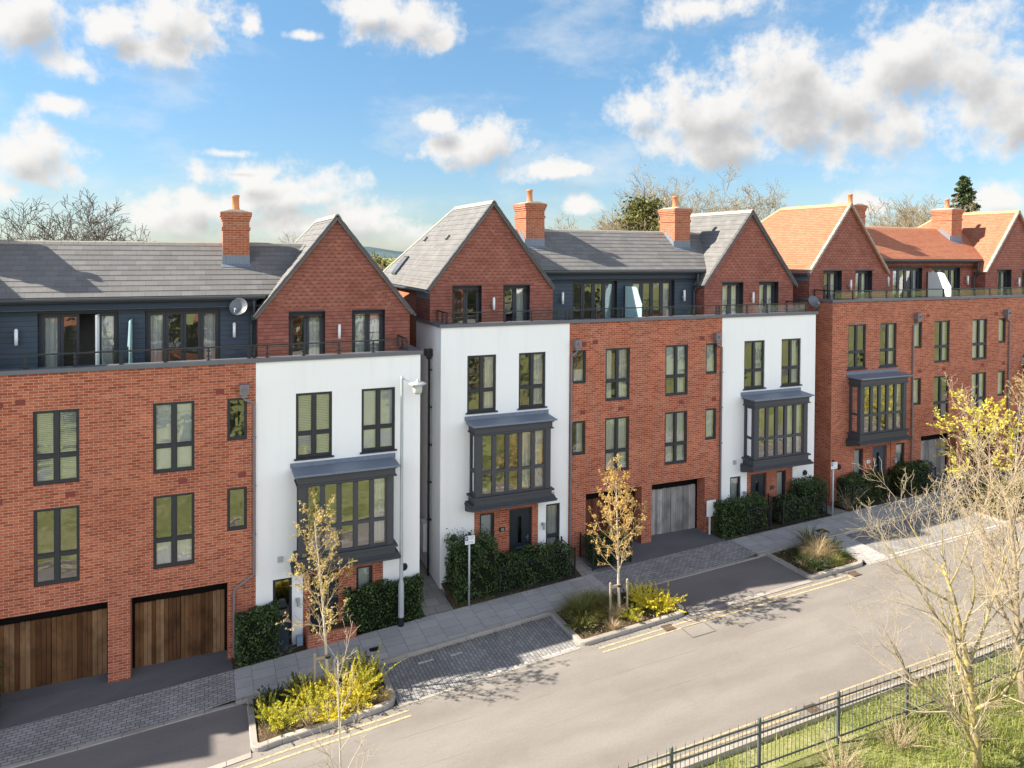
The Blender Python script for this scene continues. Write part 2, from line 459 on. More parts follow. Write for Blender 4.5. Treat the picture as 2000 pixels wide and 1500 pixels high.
c = t.ramp(t.noise(p, 0.012, 5), [(0.35, (.06, .10, .12)), (0.6, (.11, .15, .16))])  # bluish distance haze is put into the hill colour
t.principled(c, 1.0, spec=0.0)
m_leaf('leaf_hedge', [(0.15, (.010, .024, .009)), (0.5, (.04, .078, .024)), (0.85, (.14, .19, .06))], 0.2, 0.4)
m_leaf('leaf_hedge_light', [(0.15, (.02, .03, .006)), (0.5, (.06, .08, .014)), (0.85, (.15, .16, .03))], 0.25)
m_leaf('leaf_gold', [(0.15, (.34, .25, .08)), (0.5, (.56, .43, .14)), (0.9, (.72, .60, .22))], 0.4)
m_leaf('leaf_amber', [(0.15, (.32, .19, .05)), (0.5, (.60, .39, .11)), (0.9, (.78, .58, .22))], 0.4)
m_leaf('leaf_yellow', [(0.1, (.18, .20, .018)), (0.45, (.52, .50, .04)), (0.9, (.80, .74, .10))], 0.35)
m_leaf('leaf_bright', [(0.1, (.42, .38, .02)), (0.5, (.78, .67, .04)), (0.9, (.90, .80, .12))], 0.4)
m_leaf('leaf_olive', [(0.15, (.07, .08, .02)), (0.5, (.17, .18, .045)), (0.9, (.34, .31, .10))], 0.3)
m_leaf('leaf_dark', [(0.15, (.016, .026, .010)), (0.5, (.04, .06, .02)), (0.9, (.10, .12, .04))], 0.25)
m_leaf('leaf_lemon', [(0.1, (.42, .38, .04)), (0.5, (.70, .62, .08)), (0.9, (.82, .76, .20))], 0.4)
m_leaf('leaf_ivy', [(0.15, (.04, .05, .012)), (0.5, (.12, .13, .03)), (0.9, (.26, .24, .06))], 0.3)
m_leaf('leaf_spruce', [(0.15, (.014, .03, .012)), (0.5, (.04, .07, .025)), (0.9, (.12, .13, .04))], 0.2)
m_leaf('dry_grass', [(0.1, (.22, .16, .08)), (0.5, (.42, .32, .18)), (0.9, (.60, .50, .32))], 0.35)
m_leaf('grass_blade', [(0.1, (.12, .16, .03)), (0.5, (.27, .32, .07)), (0.9, (.50, .47, .18))], 0.4)
m_leaf('bud', [(0.1, (.20, .15, .05)), (0.5, (.34, .27, .10)), (0.9, (.44, .38, .16))], 0.3)
m_plain('bark_pale', (.46, .40, .31), 0.85, 0.3, 6)
m_plain('bark_grey', (.17, .145, .115), 0.9, 0.35, 5)
m_plain('bark_dark', (.085, .072, .06), 0.9, 0.3, 5)
m_plain('bark_tan', (.26, .205, .13), 0.9, 0.3, 5)
t = NT('bark_lichen'); p = t.pos()
c = t.mix(t.ramp(t.noise(p, 7, 5, 0.7), [(0.42, 0.0), (0.58, 1.0)]), (.20, .165, .12), (.46, .37, .10))
c = t.mix(t.ramp(t.noise(p, 13, 4), [(0.5, 0.0), (0.7, 0.7)]), c, (.45, .43, .36))
t.principled(c, 0.9, t.bump(t.noise(p, 40, 3), 0.5, 0.01), spec=0.15)
m_plain('twig', (.40, .33, .225), 0.9, 0.25, 3)
m_plain('twig_red', (.42, .33, .23), 0.9, 0.25, 3)
m_glass('glass', 0.2, (.9, .94, .92))
m_glass('glass_bay', 0.25, (.9, .94, .92))
m_glass('balustrade_glass', 0.0, (.90, .93, .93), 0.005)
t = NT('frosted_glass')
d = t.n('ShaderNodeBsdfPrincipled', {'Base Color': (.55, .70, .72, 1), 'Roughness': 0.35}).outputs[0]
tr = t.n('ShaderNodeBsdfTranslucent', {0: (.7, .85, .86, 1)}).outputs[0]
t.out(t.n('ShaderNodeMixShader', {0: 0.5, 1: d, 2: tr}).outputs[0])
# ------------------------------------------------------------------ terraces
CACHE = {}
M = MAT


def wall_xz(mb, x0, x1, z0, z1, y, holes, d, rev=None):
    """front wall (facing -y) in plane y with rectangular holes (hx0,hx1,hz0,hz1) and reveals d deep"""
    xs = sorted({x0, x1} | {v for h in holes for v in h[:2] if x0 < v < x1})
    zs = sorted({z0, z1} | {v for h in holes for v in h[2:4] if z0 < v < z1})
    for i in range(len(xs) - 1):
        for k in range(len(zs) - 1):
            cx = (xs[i] + xs[i + 1]) / 2; cz = (zs[k] + zs[k + 1]) / 2
            if any(h[0] < cx < h[1] and h[2] < cz < h[3] for h in holes): continue
            mb.poly([(xs[i], y, zs[k]), (xs[i + 1], y, zs[k]), (xs[i + 1], y, zs[k + 1]), (xs[i], y, zs[k + 1])])
    for h in holes:
        a, b, c, e = h[:4]; dd = h[4] if len(h) > 4 else d
        mb.poly([(a, y, c), (a, y, e), (a, y + dd, e), (a, y + dd, c)])
        mb.poly([(b, y, c), (b, y + dd, c), (b, y + dd, e), (b, y, e)])
        mb.poly([(a, y, e), (b, y, e), (b, y + dd, e), (a, y + dd, e)])
        mb.poly([(a, y, c), (a, y + dd, c), (b, y + dd, c), (b, y, c)])


def clip(poly, axis_v, lo, hi):
    """clip polygon of (u,v) to lo<=v<=hi"""
    def half(P, k, sgn):
        out = []
        for i in range(len(P)):
            a, b = P[i], P[(i + 1) % len(P)]
            da, db = sgn * (a[1] - k), sgn * (b[1] - k)
            if da >= 0: out.append(a)
            if da * db < 0:
                t = da / (da - db); out.append((a[0] + (b[0] - a[0]) * t, a[1] + (b[1] - a[1]) * t))
        return out
    P = half(poly, lo, 1)
    return half(P, hi, -1) if len(P) > 2 else []


def roof_plane(mb, pts, gauge, t=0.014, thick=0.09):
    """stepped courses of slates over a planar roof polygon, plus a deck under them"""
    pts = [Vector(p) for p in pts]
    n = (pts[1] - pts[0]).cross(pts[2] - pts[0]).normalized()
    if n.z < 0: n = -n
    u = Vector((0, 0, 1)).cross(n).normalized(); v = n.cross(u)
    o = pts[0]
    P2 = [((p - o).dot(u), (p - o).dot(v)) for p in pts]
    v0 = min(p[1] for p in P2); v1 = max(p[1] for p in P2)
    k = 0
    while v0 + k * gauge < v1 - 1e-4:
        a = v0 + k * gauge; b = min(v1, a + gauge); k += 1
        c = clip(P2, 1, a, b)
        if len(c) < 3: continue
        L = [o + u * q[0] + v * q[1] + n * (0.004 + t * (1 - (q[1] - a) / gauge)) for q in c]
        mb.poly(L)
        low = [q for q in c if abs(q[1] - a) < 1e-6]
        if len(low) >= 2:
            l0, l1 = min(low), max(low)
            A = o + u * l0[0] + v * l0[1]; B = o + u * l1[0] + v * l1[1]
            mb.poly([A, B, B + n * (t + .004), A + n * (t + .004)])
    D = [p - n * thick for p in pts]
    mb.poly(D[::-1])
    for i in range(len(pts)):
        j = (i + 1) % len(pts)
        mb.poly([D[i], D[j], pts[j] + n * .004, pts[i] + n * .004])


def ridge_caps(mb, a, b, seg=0.45, w=0.13, drop=0.12, up=0.03):
    a = Vector(a); b = Vector(b); L = (b - a).length; d = (b - a) / L; n = max(1, round(L / seg))
    s = d.cross(Vector((0, 0, 1))).normalized(); U = s.cross(d).normalized()
    if U.z < 0: U = -U
    for i in range(n):
        p = a + d * (L * i / n + .004); q = a + d * (L * (i + 1) / n - .004)
        h = up + (.006 if i % 2 else 0)
        sec = [s * w - U * drop, s * (w * .45) + U * (h * .4 - .012), U * h, -s * (w * .45) + U * (h * .4 - .012), -s * w - U * drop, -s * (w - .03) - U * (drop + .02), s * (w - .03) - U * (drop + .02)]
        A = [p + e for e in sec]; B = [q + e for e in sec]
        for k in range(len(sec)):
            m = (k + 1) % len(sec)
            mb.poly([A[k], B[k], B[m], A[m]])
        mb.poly(A[::-1]); mb.poly(B)


def frame_mesh(w, h, cols, transom, sill, key):
    """casement window frame; origin at lower-left corner of the opening, front at y=0"""
    if key in CACHE: return CACHE[key]
    f = MB(); g = MB(); e = 0.06; mul = 0.115 if cols == 2 else 0.1; D = 0.06
    f.box(0, w, 0, D, 0, e + .02); f.box(0, w, 0, D, h - e, h)
    f.box(0, e, 0, D, e + .02, h - e); f.box(w - e, w, 0, D, e + .02, h - e)
    cw = (w - 2 * e - mul * (cols - 1)) / cols
    zt = h * transom if transom else None
    X = []
    for c in range(cols):
        xa = e + c * (cw + mul); X.append((xa, xa + cw))
        if c: f.box(xa - mul, xa, -.012, D - .003, e + .02, h - e)
    rows = [(e + .02, h - e)] if zt is None else [(e + .02, zt - .05), (zt + .05, h - e)]
    for (xa, xb) in X:
        if zt is not None: f.box(xa, xb, -.006, D - .002, zt - .05, zt + .05)
        for (za, zb) in rows:
            # slim sash bead round each pane
            b = .018
            f.box(xa, xb, .012, .04, za, za + b); f.box(xa, xb, .012, .04, zb - b, zb)
            f.box(xa, xa + b, .012, .04, za + b, zb - b); f.box(xb - b, xb, .012, .04, za + b, zb - b)
            g.poly([(xa + b, .03, za + b), (xb - b, .03, za + b), (xb - b, .03, zb - b), (xa + b, .03, zb - b)])
    if sill: f.box(-.05, w + .05, -.11, .0, -.035, .012)
    CACHE[key] = (f.mesh('window_frame', M['anthracite']), g.mesh('window_pane', M['glass']), X, rows)
    return CACHE[key]


def curtain_mb(x0, x1, z0, z1, y, seed=0, amp=.025):
    mb = MB(); r = random.Random(seed); n = max(6, int((x1 - x0) / .02)); ph = r.uniform(0, 6)
    P = [(x0 + (x1 - x0) * i / n, y + amp * math.sin(ph + i * 1.25 + .6 * math.sin(i * .37))) for i in range(n + 1)]
    for i in range(n):
        mb.poly([(P[i][0], P[i][1], z0), (P[i + 1][0], P[i + 1][1], z0), (P[i + 1][0], P[i + 1][1], z1), (P[i][0], P[i][1], z1)])
    return mb


def blind_mb(x0, x1, z0, z1, y, tilt):
    mb = MB(); z = z1 - .03; p = .05
    mb.box(x0, x1, y - .02, y + .02, z1 - .03, z1)
    while z > z0:
        c = math.cos(tilt) * .024; s_ = math.sin(tilt) * .024
        mb.poly([(x0, y - c, z - s_), (x1, y - c, z - s_), (x1, y + c, z + s_), (x0, y + c, z + s_)])
        z -= p
    return mb


def add_fill(o, fill, w, h, seed):
    if not fill: return
    for kind in fill.split('+'):
        if kind == 'blind_open': blind_mb(.05, w - .05, .06, h - .05, .11, R(42)).build('blind', M['blind_cream'], o)
        elif kind == 'blind': blind_mb(.05, w - .05, .06, h - .05, .11, R(72)).build('blind', M['blind'], o)
        elif kind == 'roller': 
            b = MB(); b.box(.05, w - .05, .1, .104, h * .38, h - .05); b.build('blind', M['blind'], o)
        elif kind == 'net': curtain_mb(.05, w - .05, .06, h - .05, .12, seed, .012).build('curtain', M['curtain'], o)
        elif kind == 'net_half': curtain_mb(.05, w - .05, .06, h * .4, .12, seed, .012).build('curtain', M['curtain'], o)
        elif kind == 'curtain_r': curtain_mb(w * .66, w - .04, .06, h - .05, .16, seed).build('curtain', M['curtain'], o)
        elif kind == 'curtain_l': curtain_mb(.04, w * .34, .06, h - .05, .16, seed).build('curtain', M['curtain'], o)
        elif kind == 'curtain_half': curtain_mb(w * .5, w - .04, .06, h - .05, .16, seed).build('curtain', M['curtain'], o)


def mesh_child(name, me, parent, loc=(0, 0, 0), rot=None):
    o = bpy.data.objects.new(name, me); o.location = loc
    if rot: o.rotation_euler = rot
    return link(o, parent)


def text_mesh(s, size, mat, ext=0.004):
    c = bpy.data.curves.new('lettering', 'FONT'); c.body = s; c.size = size; c.extrude = ext; c.align_x = 'CENTER'; c.align_y = 'CENTER'
    o = bpy.data.objects.new('lettering', c); COL.objects.link(o)
    bpy.context.view_layer.update()
    me = bpy.data.meshes.new_from_object(o.evaluated_get(bpy.context.evaluated_depsgraph_get()))
    bpy.data.objects.remove(o); bpy.data.curves.remove(c)
    me.materials.clear(); me.materials.append(mat)
    return me


def french_mesh(w, h, leaves, key, skip=None):
    if key in CACHE: return CACHE[key]
    f = MB(); g = MB(); e = .055; D = .07
    f.box(0, w, 0, D, h - e, h); f.box(0, e, 0, D, 0, h - e); f.box(w - e, w, 0, D, 0, h - e); f.box(e, w - e, 0, D, 0, .05)
    lw = (w - 2 * e) / leaves; X = []
    for k in range(leaves):
        a = e + k * lw + .004; b = e + (k + 1) * lw - .004; s = .075
        if k == skip:
            X.append((a, b)); continue
        f.box(a, a + s, -.01, .05, .055, h - e - .004); f.box(b - s, b, -.01, .05, .055, h - e - .004)
        f.box(a + s, b - s, -.01, .05, .055, .055 + .12); f.box(a + s, b - s, -.01, .05, h - e - .004 - s, h - e - .004)
        g.poly([(a + s, .02, .175), (b - s, .02, .175), (b - s, .02, h - e - s), (a + s, .02, h - e - s)]); X.append((a, b))
    CACHE[key] = (f.mesh('french_frame', M['anthracite']), g.mesh('french_pane', M['glass']), X)
    return CACHE[key]


def lamp_mesh():
    if 'wl' in CACHE: return CACHE['wl']
    a = MB(); a.cyl((0, 0, -.22), (0, 0, .2), .045, 12); a.lathe((0, 0, .2), [(.045, 0), (.03, .03), (.001, .04)], 12); 
    b = MB(); b.box(-.03, .03, .03, .13, -.1, -.02); b.lathe((0, .07, -.06), [(.001, .0), (.06, .001), (.06, .03)], 12, Vector((-1, 0, -.2)))
    CACHE['wl'] = (a.mesh('lamp_tube', M['white_plastic'], True), b.mesh('lamp_bracket', M['galvanised']))
    return CACHE['wl']


GW = {'L': (9.57, 7.24, 12.0, 2.47), 'R': (21.32, 18.95, 23.7, 2.49)}   # gable: centre, wall x0,x1, half width of roof
EZ, RZ, GY = 10.95, 14.1, 1.3
BASE = Vector((7.24, 0, 1.2))


def terrace(shift, label, opt):
    off = BASE
    T = empty('terraced_houses', BASE + Vector(shift), label, 'house', 'terraced blocks along the street')
    A = opt
    ends = A['ends']; clad = A['clad']; roofm = A['roof']; ridgem = A['ridge']; verge = A['verge']
    brick = 'brick'
    floor = -0.6   # walls reach below ground
    def part(mb, name, mat, smooth=False): return mb.build(name, M[mat] if isinstance(mat, str) else mat, T, None, smooth)
    def mk(): return MB(off)
    wins = []
    # ---- window table: x0,x1,z0,z1,cols,transom,sill,fill
    lx, gx0, gx1 = A.get('lx', (0, 12.76, 15.15))
    rows = {'2': (6.82, 8.77), '1': (4.18, 6.2)}
    fills = A['fills']
    if A['show_left']:
        wins += [(8.17, 9.22, 6.83, 8.77, 2, .38, True, fills.get('LW1')), (10.07, 11.10, 6.83, 8.77, 2, .38, True, fills.get('LW2'))]
    if A['show_right']:
        wins += [(19.93, 20.98, 6.83, 8.77, 2, .38, True, fills.get('RW1')), (21.86, 22.9, 6.83, 8.77, 2, .38, True, fills.get('RW2'))]
    mid = []
    for r, (za, zb) in rows.items():
        mid += [(13.54 + lx, 14.58 + lx, za, zb, 2, .38, False, fills.get('L' + r)), (16.16, 17.2, za, zb, 2, .38, False, fills.get('R' + r))]
        zs = (7.55, 8.76) if r == '2' else (4.96, 6.19)
        mid += ([] if lx else [(12.17, 12.72, zs[0], zs[1], 1, None, False, fills.get('SL' + r))]) + [(18.05, 18.58, zs[0], zs[1], 1, None, False, fills.get('SR' + r))]
    wins_mid = mid
    tall = []
    if A['show_left']: tall.append((11.16, 11.71, 1.67, 3.33))
    if A['show_right']: tall.append((19.29, 19.83, 1.67 if not A.get('side_door') else 1.22, 3.35))
    # ---- walls
    gar = [(gx0, gx1, floor, 3.5, .5), (15.6, 18.06, floor, 3.5, .5)]
    w = mk(); wall_xz(w, 12.04, 18.82, floor, 9.75, 0, [m[:4] + (.09,) for m in wins_mid] + gar, .09)
    w.poly([(12.04, .28, 9.0), (12.04, .28, 9.75), (18.82, .28, 9.75), (18.82, .28, 9.0)])
    part(w, 'brick_wall', brick)
    for side, (xa, xb, xc) in {'L': (7.24, 12.04, 9.65), 'R': (18.82, 23.7, 21.34)}.items():
        show = A['show_left'] if side == 'L' else A['show_right']
        hol = [q[:4] for q in wins if xa < q[0] < xb] + [q for q in tall if xa < q[0] < xb]
        pan = (xc - 1.2, xc + 1.2, floor, 3.52)
        w = mk(); wall_xz(w, xa, xb, floor, 9.75, 0, [h + (.09,) for h in hol] + ([pan + (.03,), (xc - 1.27, xc + 1.27, 4.11, 6.21, .12)] if show else []), .09)
        # side faces and parapet back
        if side == 'L':
            w.poly([(xa, 3.06, floor), (xa, 0, floor), (xa, 0, 9.75), (xa, 3.06, 9.75)])
        else:
            w.poly([(xb, 0, floor), (xb, 3.06, floor), (xb, 3.06, 9.75), (xb, 0, 9.75)])
        w.poly([(xa, .28, 9.0), (xa, .28, 9.75), (xb, .28, 9.75), (xb, .28, 9.0)])
        part(w, 'rendered_wall' if ends == 'white_render' else 'brick_wall', ends)
        if show:
            s = 1 if side == 'L' else -1
            # porch panel of brick with the entrance door and a side window
            dx = (xc + .11, xc + .98) if side == 'L' else (xc - .98, xc - .15)
            sw = (xc - .99, xc - .45) if side == 'L' else (xc + .38, xc + .88)
            pm = mk(); wall_xz(pm, pan[0], pan[1], floor, 3.52, .03, [dx + (1.2, 3.32, .12), sw + (1.25, 3.31, .09)], .1)
            part(pm, 'porch_panel', 'brick')
            wins.append(sw + (1.25, 3.31, 1, .36, False, fills.get('S' + side + 'side'), .09))
            # front door
            dm = mk(); d0, d1 = dx
            dm.box(d0, d1, .12, .17, 3.26, 3.32); dm.box(d0, d0 + .06, .12, .17, 1.2, 3.26); dm.box(d1 - .06, d1, .12, .17, 1.2, 3.26)
            cx = (d0 + d1) / 2; lx0, lx1 = cx - .07, cx + .07
            dm.box(d0 + .06, lx0, .13, .165, 1.22, 3.255); dm.box(lx1, d1 - .06, .13, .165, 1.22, 3.255)
            dm.box(lx0, lx1, .13, .165, 1.22, 2.05); dm.box(lx0, lx1, .13, .165, 3.0, 3.255)
            dm.box(lx0 - .03, lx0, .118, .14, 2.02, 3.03); dm.box(lx1, lx1 + .03, .118, .14, 2.02, 3.03)
            dm.box(lx0, lx1, .118, .14, 2.02, 2.05); dm.box(lx0, lx1, .118, .14, 3.0, 3.03)
            D = part(dm, 'front_door', A['door'])
            sub = mk(); sub.poly([(lx0, .145, 2.05), (lx1, .145, 2.05), (lx1, .145, 3.0), (lx0, .145, 3.0)]); sub.build('pane', M['glass'], D)
            sub = mk(); sub.box(cx - .15, cx + .15, .112, .132, 1.86, 1.93); sub.build('letterbox', M['steel'], D)
            hx = d1 - .12 if side == 'L' else d0 + .12
            sub = mk(); sub.box(hx - .015, hx + .015, .115, .132, 2.1, 2.32); sub.box(hx - .11, hx + .01, .085, .1, 2.235, 2.26); sub.cyl((hx, .13, 2.247), (hx, .09, 2.247), .012, 8); sub.build('handle', M['steel'], D)
            # bay window
            bay(T, mk, xc, fills.get('B' + side))
            # outside lights, plaque, vent
            pl = A['plaque' + side]
            px = xc - .17 if side == 'L' else xc + .12
            if pl:
                q = mk(); q.box(px - .1, px + .1, .0, .028, 2.62, 2.76); P = part(q, 'house_number', pl[1])
                if pl[0]: mesh_child('numerals', text_mesh(pl[0], .12, M[pl[2]], .003), P, (px - off.x, -.004, 2.685 - off.z), (R(90), 0, 0))
            q = mk(); lx = 11.02 if side == 'L' else 19.98
            q.box(lx - .05, lx + .05, -.06, 0, 2.62, 2.72); q.cyl((lx + .02, -.1, 2.5), (lx + .02, -.1, 2.72), .045, 10); part(q, 'wall_light', 'galvanised')
            q = mk(); vx = 7.72 if side == 'L' else 23.2
            q.lathe((vx, 0, 2.66 if side == 'L' else 3.1), [(.001, .05), (.1, .05), (.115, .02), (.12, 0)], 20, Vector((0, -1, 0))); part(q, 'wall_vent', 'pipe_black')
    if A['show_left']:
        q = mk(); q.box(11.3, 11.46, -.06, 0, 3.62, 3.76); part(q, 'vent_cowl', 'galvanised')
    if A['show_right']:
        q = mk(); q.box(19.42, 19.56, -.05, 0, 3.86, 4.02); part(q, 'vent_cowl', 'galvanised')
    # windows as parts
    for i, q in enumerate(wins + wins_mid):
        x0, x1, z0, z1, cols, tr, sill, fill = q[:8]; rec = q[8] if len(q) > 8 else .045
        me = frame_mesh(round(x1 - x0, 3), round(z1 - z0, 3), cols, tr, sill, ('w', round(x1 - x0, 3), round(z1 - z0, 3), cols, tr, sill))
        o = mesh_child('window', me[0], T, (x0 - off.x, rec, z0 - off.z))
        mesh_child('pane', me[1], o)
        add_fill(o, fill, x1 - x0, z1 - z0, i)
    for (x0, x1, z0, z1) in tall:
        me = frame_mesh(round(x1 - x0, 3), round(z1 - z0, 3), 1, .3, True, ('t', round(x1 - x0, 3), round(z1 - z0, 3)))
        o = mesh_child('window', me[0], T, (x0 - off.x, .045, z0 - off.z)); mesh_child('pane', me[1], o)
        add_fill(o, fills.get('tall'), x1 - x0, z1 - z0, 3)
    # garage doors
    for gi, (xa, xb, _, zt, dd) in enumerate(gar):
        g = mk(); n = 22; bw = (xb - xa - .14) / n; r = random.Random(gi + int(shift[0] * 10))
        for k in range(n):
            a = xa + .07 + k * bw; jj = r.uniform(0, .006)
            g.box(a + .004, a + bw - .004 - (.012 if k == n // 2 - 1 else 0), .5 - jj, .54, 1.2, 3.1 + r.uniform(-.01, .01))
        o = part(g, 'garage_door', A['garage'][gi])
        if A['garage_label'][gi]: o['label'] = A['garage_label'][gi]
        g = mk(); g.box(xa + .002, xb - .002, .56, .6, .8, 3.498); g.box(xa + .002, xa + .06, .48, .56, 1.2, 3.498); g.box(xb - .06, xb - .002, .48, .56, 1.2, 3.498)
        part(g, 'garage_gap_and_frame', 'void_black')  # black sheet paints the unlit gap above the boards; slim black jambs beside it
    # air bricks
    ab = [(12.62, 8.98), (17.86, 8.98), (14.2, 6.52), (12.6, 6.5), (16.9, 6.54), (18.45, 6.54), (13.1, 9.02)]
    for (x, z) in ab:
        q = mk(); q.box(x - .11, x + .11, -.006, .02, z - .075, z + .075); part(q, 'air_brick', 'air_brick')
    # ---- coping and deck
    q = mk(); q.box(7.17, 23.77, -.07, .3, 9.75, 9.86); q.box(7.17, 7.54, .3, 3.0, 9.75, 9.86); q.box(23.4, 23.77, .3, 3.0, 9.75, 9.86); part(q, 'coping', 'coping_grey')
    q = mk(); q.box(7.3, 23.65, .28, 2.2, 8.9, 9.1); part(q, 'balcony_floor', 'balcony_deck')
    # ---- balustrade
    rl = mk(); RZ1 = 10.22; ry = .14
    xl, xr = 7.5, 23.3
    rl.box(xl, xr, ry - .025, ry + .025, RZ1 - .02, RZ1 + .02)
    rl.box(xl - .02, xl + .02, ry + .025, 1.28, RZ1 - .02, RZ1 + .02); rl.box(xr - .02, xr + .02, ry + .025, 1.28, RZ1 - .02, RZ1 + .02)
    P = [7.5, 8.56, 9.58, 10.6, 11.62, 11.98, 12.12, 13.2, 14.3, 15.38, 16.46, 17.56, 18.64, 18.78, 19.14, 20.16, 21.2, 22.24, 23.3]
    for x in P:
        rl.box(x - .022, x + .022, ry - .022, ry + .022, 9.86, RZ1 - .02)
        rl.box(x - .05, x + .05, ry - .05, ry + .05, 9.86, 9.875)
        for zc in (9.98, 10.12):
            for sx in (-1, 1): rl.box(x + sx * .022 - (.03 if sx < 0 else 0), x + sx * .022 + (.03 if sx > 0 else 0), ry - .018, ry + .018, zc - .02, zc + .02)
    for y in (.7, 1.24):
        for x in (xl, xr): rl.box(x - .022, x + .022, y - .022, y + .022, 9.86, RZ1 - .02)
    B = part(rl, 'balustrade', 'black_metal')
    for a, b in zip(P[:-1], P[1:]):
        if b - a < .3: continue
        q = mk(); q.box(a + .045, b - .045, ry - .006, ry + .006, 9.9, 10.16); q.build('glass_panel', M['balustrade_glass'], B)
    for x in (xl, xr):
        q = mk(); q.box(x - .006, x + .006, ry + .05, .65, 9.9, 10.16); q.build('glass_panel', M['balustrade_glass'], B)
    # ---- gables
    for side, (xc, xa, xb, hw) in GW.items():
        s = (RZ - EZ) / hw
        xl_ = lambda z: max(xa, xc - (RZ - .08 - z) / s); xr_ = lambda z: min(xb, xc + (RZ - .08 - z) / s)
        doors = [(8.06, 9.16), (10.0, 11.06)] if side == 'L' else [(19.86, 20.96), (21.81, 22.87)]
        zt = 11.08
        g = mk(); wall_xz(g, xa, xb, 9.0, 10.9, GY, [(a, b, 9.1, 10.9, .26) for a, b in doors], .26)
        X = [(xl_(10.9), xl_(zt))] + [v for a, b in doors for v in ((a, a), (b, b))] + [(xr_(10.9), xr_(zt))]
        for k in range(0, len(X), 2):
            g.poly([(X[k][0], GY, 10.9), (X[k + 1][0], GY, 10.9), (X[k + 1][1], GY, zt), (X[k][1], GY, zt)])
        g.poly([(xl_(zt), GY, zt), (xr_(zt), GY, zt), (xc, GY, RZ - .08)])
        # return walls
        g.poly([(xa, 3.06, 9.76), (xa, GY, 9.76), (xa, GY, EZ + .05), (xa, 3.06, EZ + .05)])
        zq = 9.0 if side == 'L' else 9.76
        g.poly([(xb, GY, zq), (xb, 3.06, zq), (xb, 3.06, EZ + .05), (xb, GY, EZ + .05)])
        if side == 'R': g.poly([(xa, 3.06, 9.0), (xa, GY, 9.0), (xa, GY, 9.77), (xa, 3.06, 9.77)])
        part(g, 'tile_hung_wall', 'tile_plain')
        # field of fish-scale tiles
        b0, mgn = 11.14, .42
        f = mk(); yl = GY - .012
        za = b0; zb = RZ - .62
        f.poly([(xl_(za) + mgn, yl, za), (xr_(za) - mgn, yl, za), (xc, yl, RZ - .08 - mgn * s)])
        part(f, 'scalloped_tiles', 'tile_scallop')
        # dark door linings
        ln = mk()
        for a, b in doors:
            ln.poly([(b - .003, GY - .01, 9.1), (b - .003, GY + .26, 9.1), (b - .003, GY + .26, zt), (b - .003, GY - .01, zt)])
            ln.poly([(a + .003, GY + .26, 9.1), (a + .003, GY - .01, 9.1), (a + .003, GY - .01, zt), (a + .003, GY + .26, zt)])
            ln.box(a, b, GY - .01, GY + .26, zt - .02, zt + .02)
        part(ln, 'door_lining', 'anthracite')
        if (A['show_left'] if side == 'L' else True):
            for k, (a, b) in enumerate(doors):
                me = french_mesh(round(b - a - .01, 3), 1.96, 2, ('f2', round(b - a - .01, 3)))
                o = mesh_child('french_door', me[0], T, (a + .005 - off.x, GY + .2, 9.1 - off.z)); mesh_child('pane', me[1], o)
                fl = fills.get('G' + side + str(k))
                if fl: add_fill(o, fl, b - a, 1.96, k + 5)
            a_, b_ = lamp_mesh(); lx = (doors[0][1] + doors[1][0]) / 2
            o = mesh_child('wall_lamp', a_, T, (lx - off.x, GY - .14, 10.42 - off.z)); mesh_child('bracket', b_, o)
        # roof
        r = mk(); fy = GY - .12; hip = 5.5; by = 9.7
        roof_plane(r, [(xc - hw, fy, EZ), (xc, fy, RZ), (xc, hip, RZ), (xc - hw, by, EZ)], A['gauge'])
        roof_plane(r, [(xc + hw, fy, EZ), (xc + hw, by, EZ), (xc, hip, RZ), (xc, fy, RZ)], A['gauge'])
        roof_plane(r, [(xc - hw, by, EZ), (xc, hip, RZ), (xc + hw, by, EZ)], A['gauge'])
        RF = part(r, 'gable_roof', roofm)
        c = mk(); ridge_caps(c, (xc, fy - .02, RZ + .02), (xc, hip, RZ + .02)); ridge_caps(c, (xc, hip, RZ + .02), (xc - hw, by, EZ + .03), .4, .1, .07); ridge_caps(c, (xc, hip, RZ + .02), (xc + hw, by, EZ + .03), .4, .1, .07)
        c.build('ridge_tiles', M[ridgem], RF)
        v = mk(); L = math.hypot(hw, RZ - EZ)
        for sg in (-1, 1):
            nx, nz = sg * (RZ - EZ) / L, hw / L
            for k in range(15):
                t0, t1 = k / 15 + .002, (k + 1) / 15 - .002
                def VP(t, o, y): return (xc + sg * hw * (1 - t) + nx * o, y, EZ + (RZ - EZ) * t + nz * o)
                lo, hi = -.05, .024 + .006 * (k % 2)
                pts = [VP(t0, lo, fy - .03), VP(t1, lo, fy - .03), VP(t1, hi, fy - .03), VP(t0, hi, fy - .03)]
                bk = [VP(t0, lo, fy), VP(t1, lo, fy), VP(t1, hi, fy + .12), VP(t0, hi, fy + .12)]
                v.poly(pts); v.poly(bk[::-1])
                for e in range(4):
                    m = (e + 1) % 4; v.poly([pts[m], pts[e], bk[e], bk[m]])
        v.build('verge', M[verge], RF)
        # eaves gutters along the flanks
        for sg in (-1, 1):
            if (side == 'L') == (sg < 0):
                q = mk(); gx = xc + sg * (hw + .04); q.tube([(gx, fy + .02, EZ - .06), (gx, by, EZ - .06)], .05, 8); q.build('gutter', M['gutter_grey'], RF)
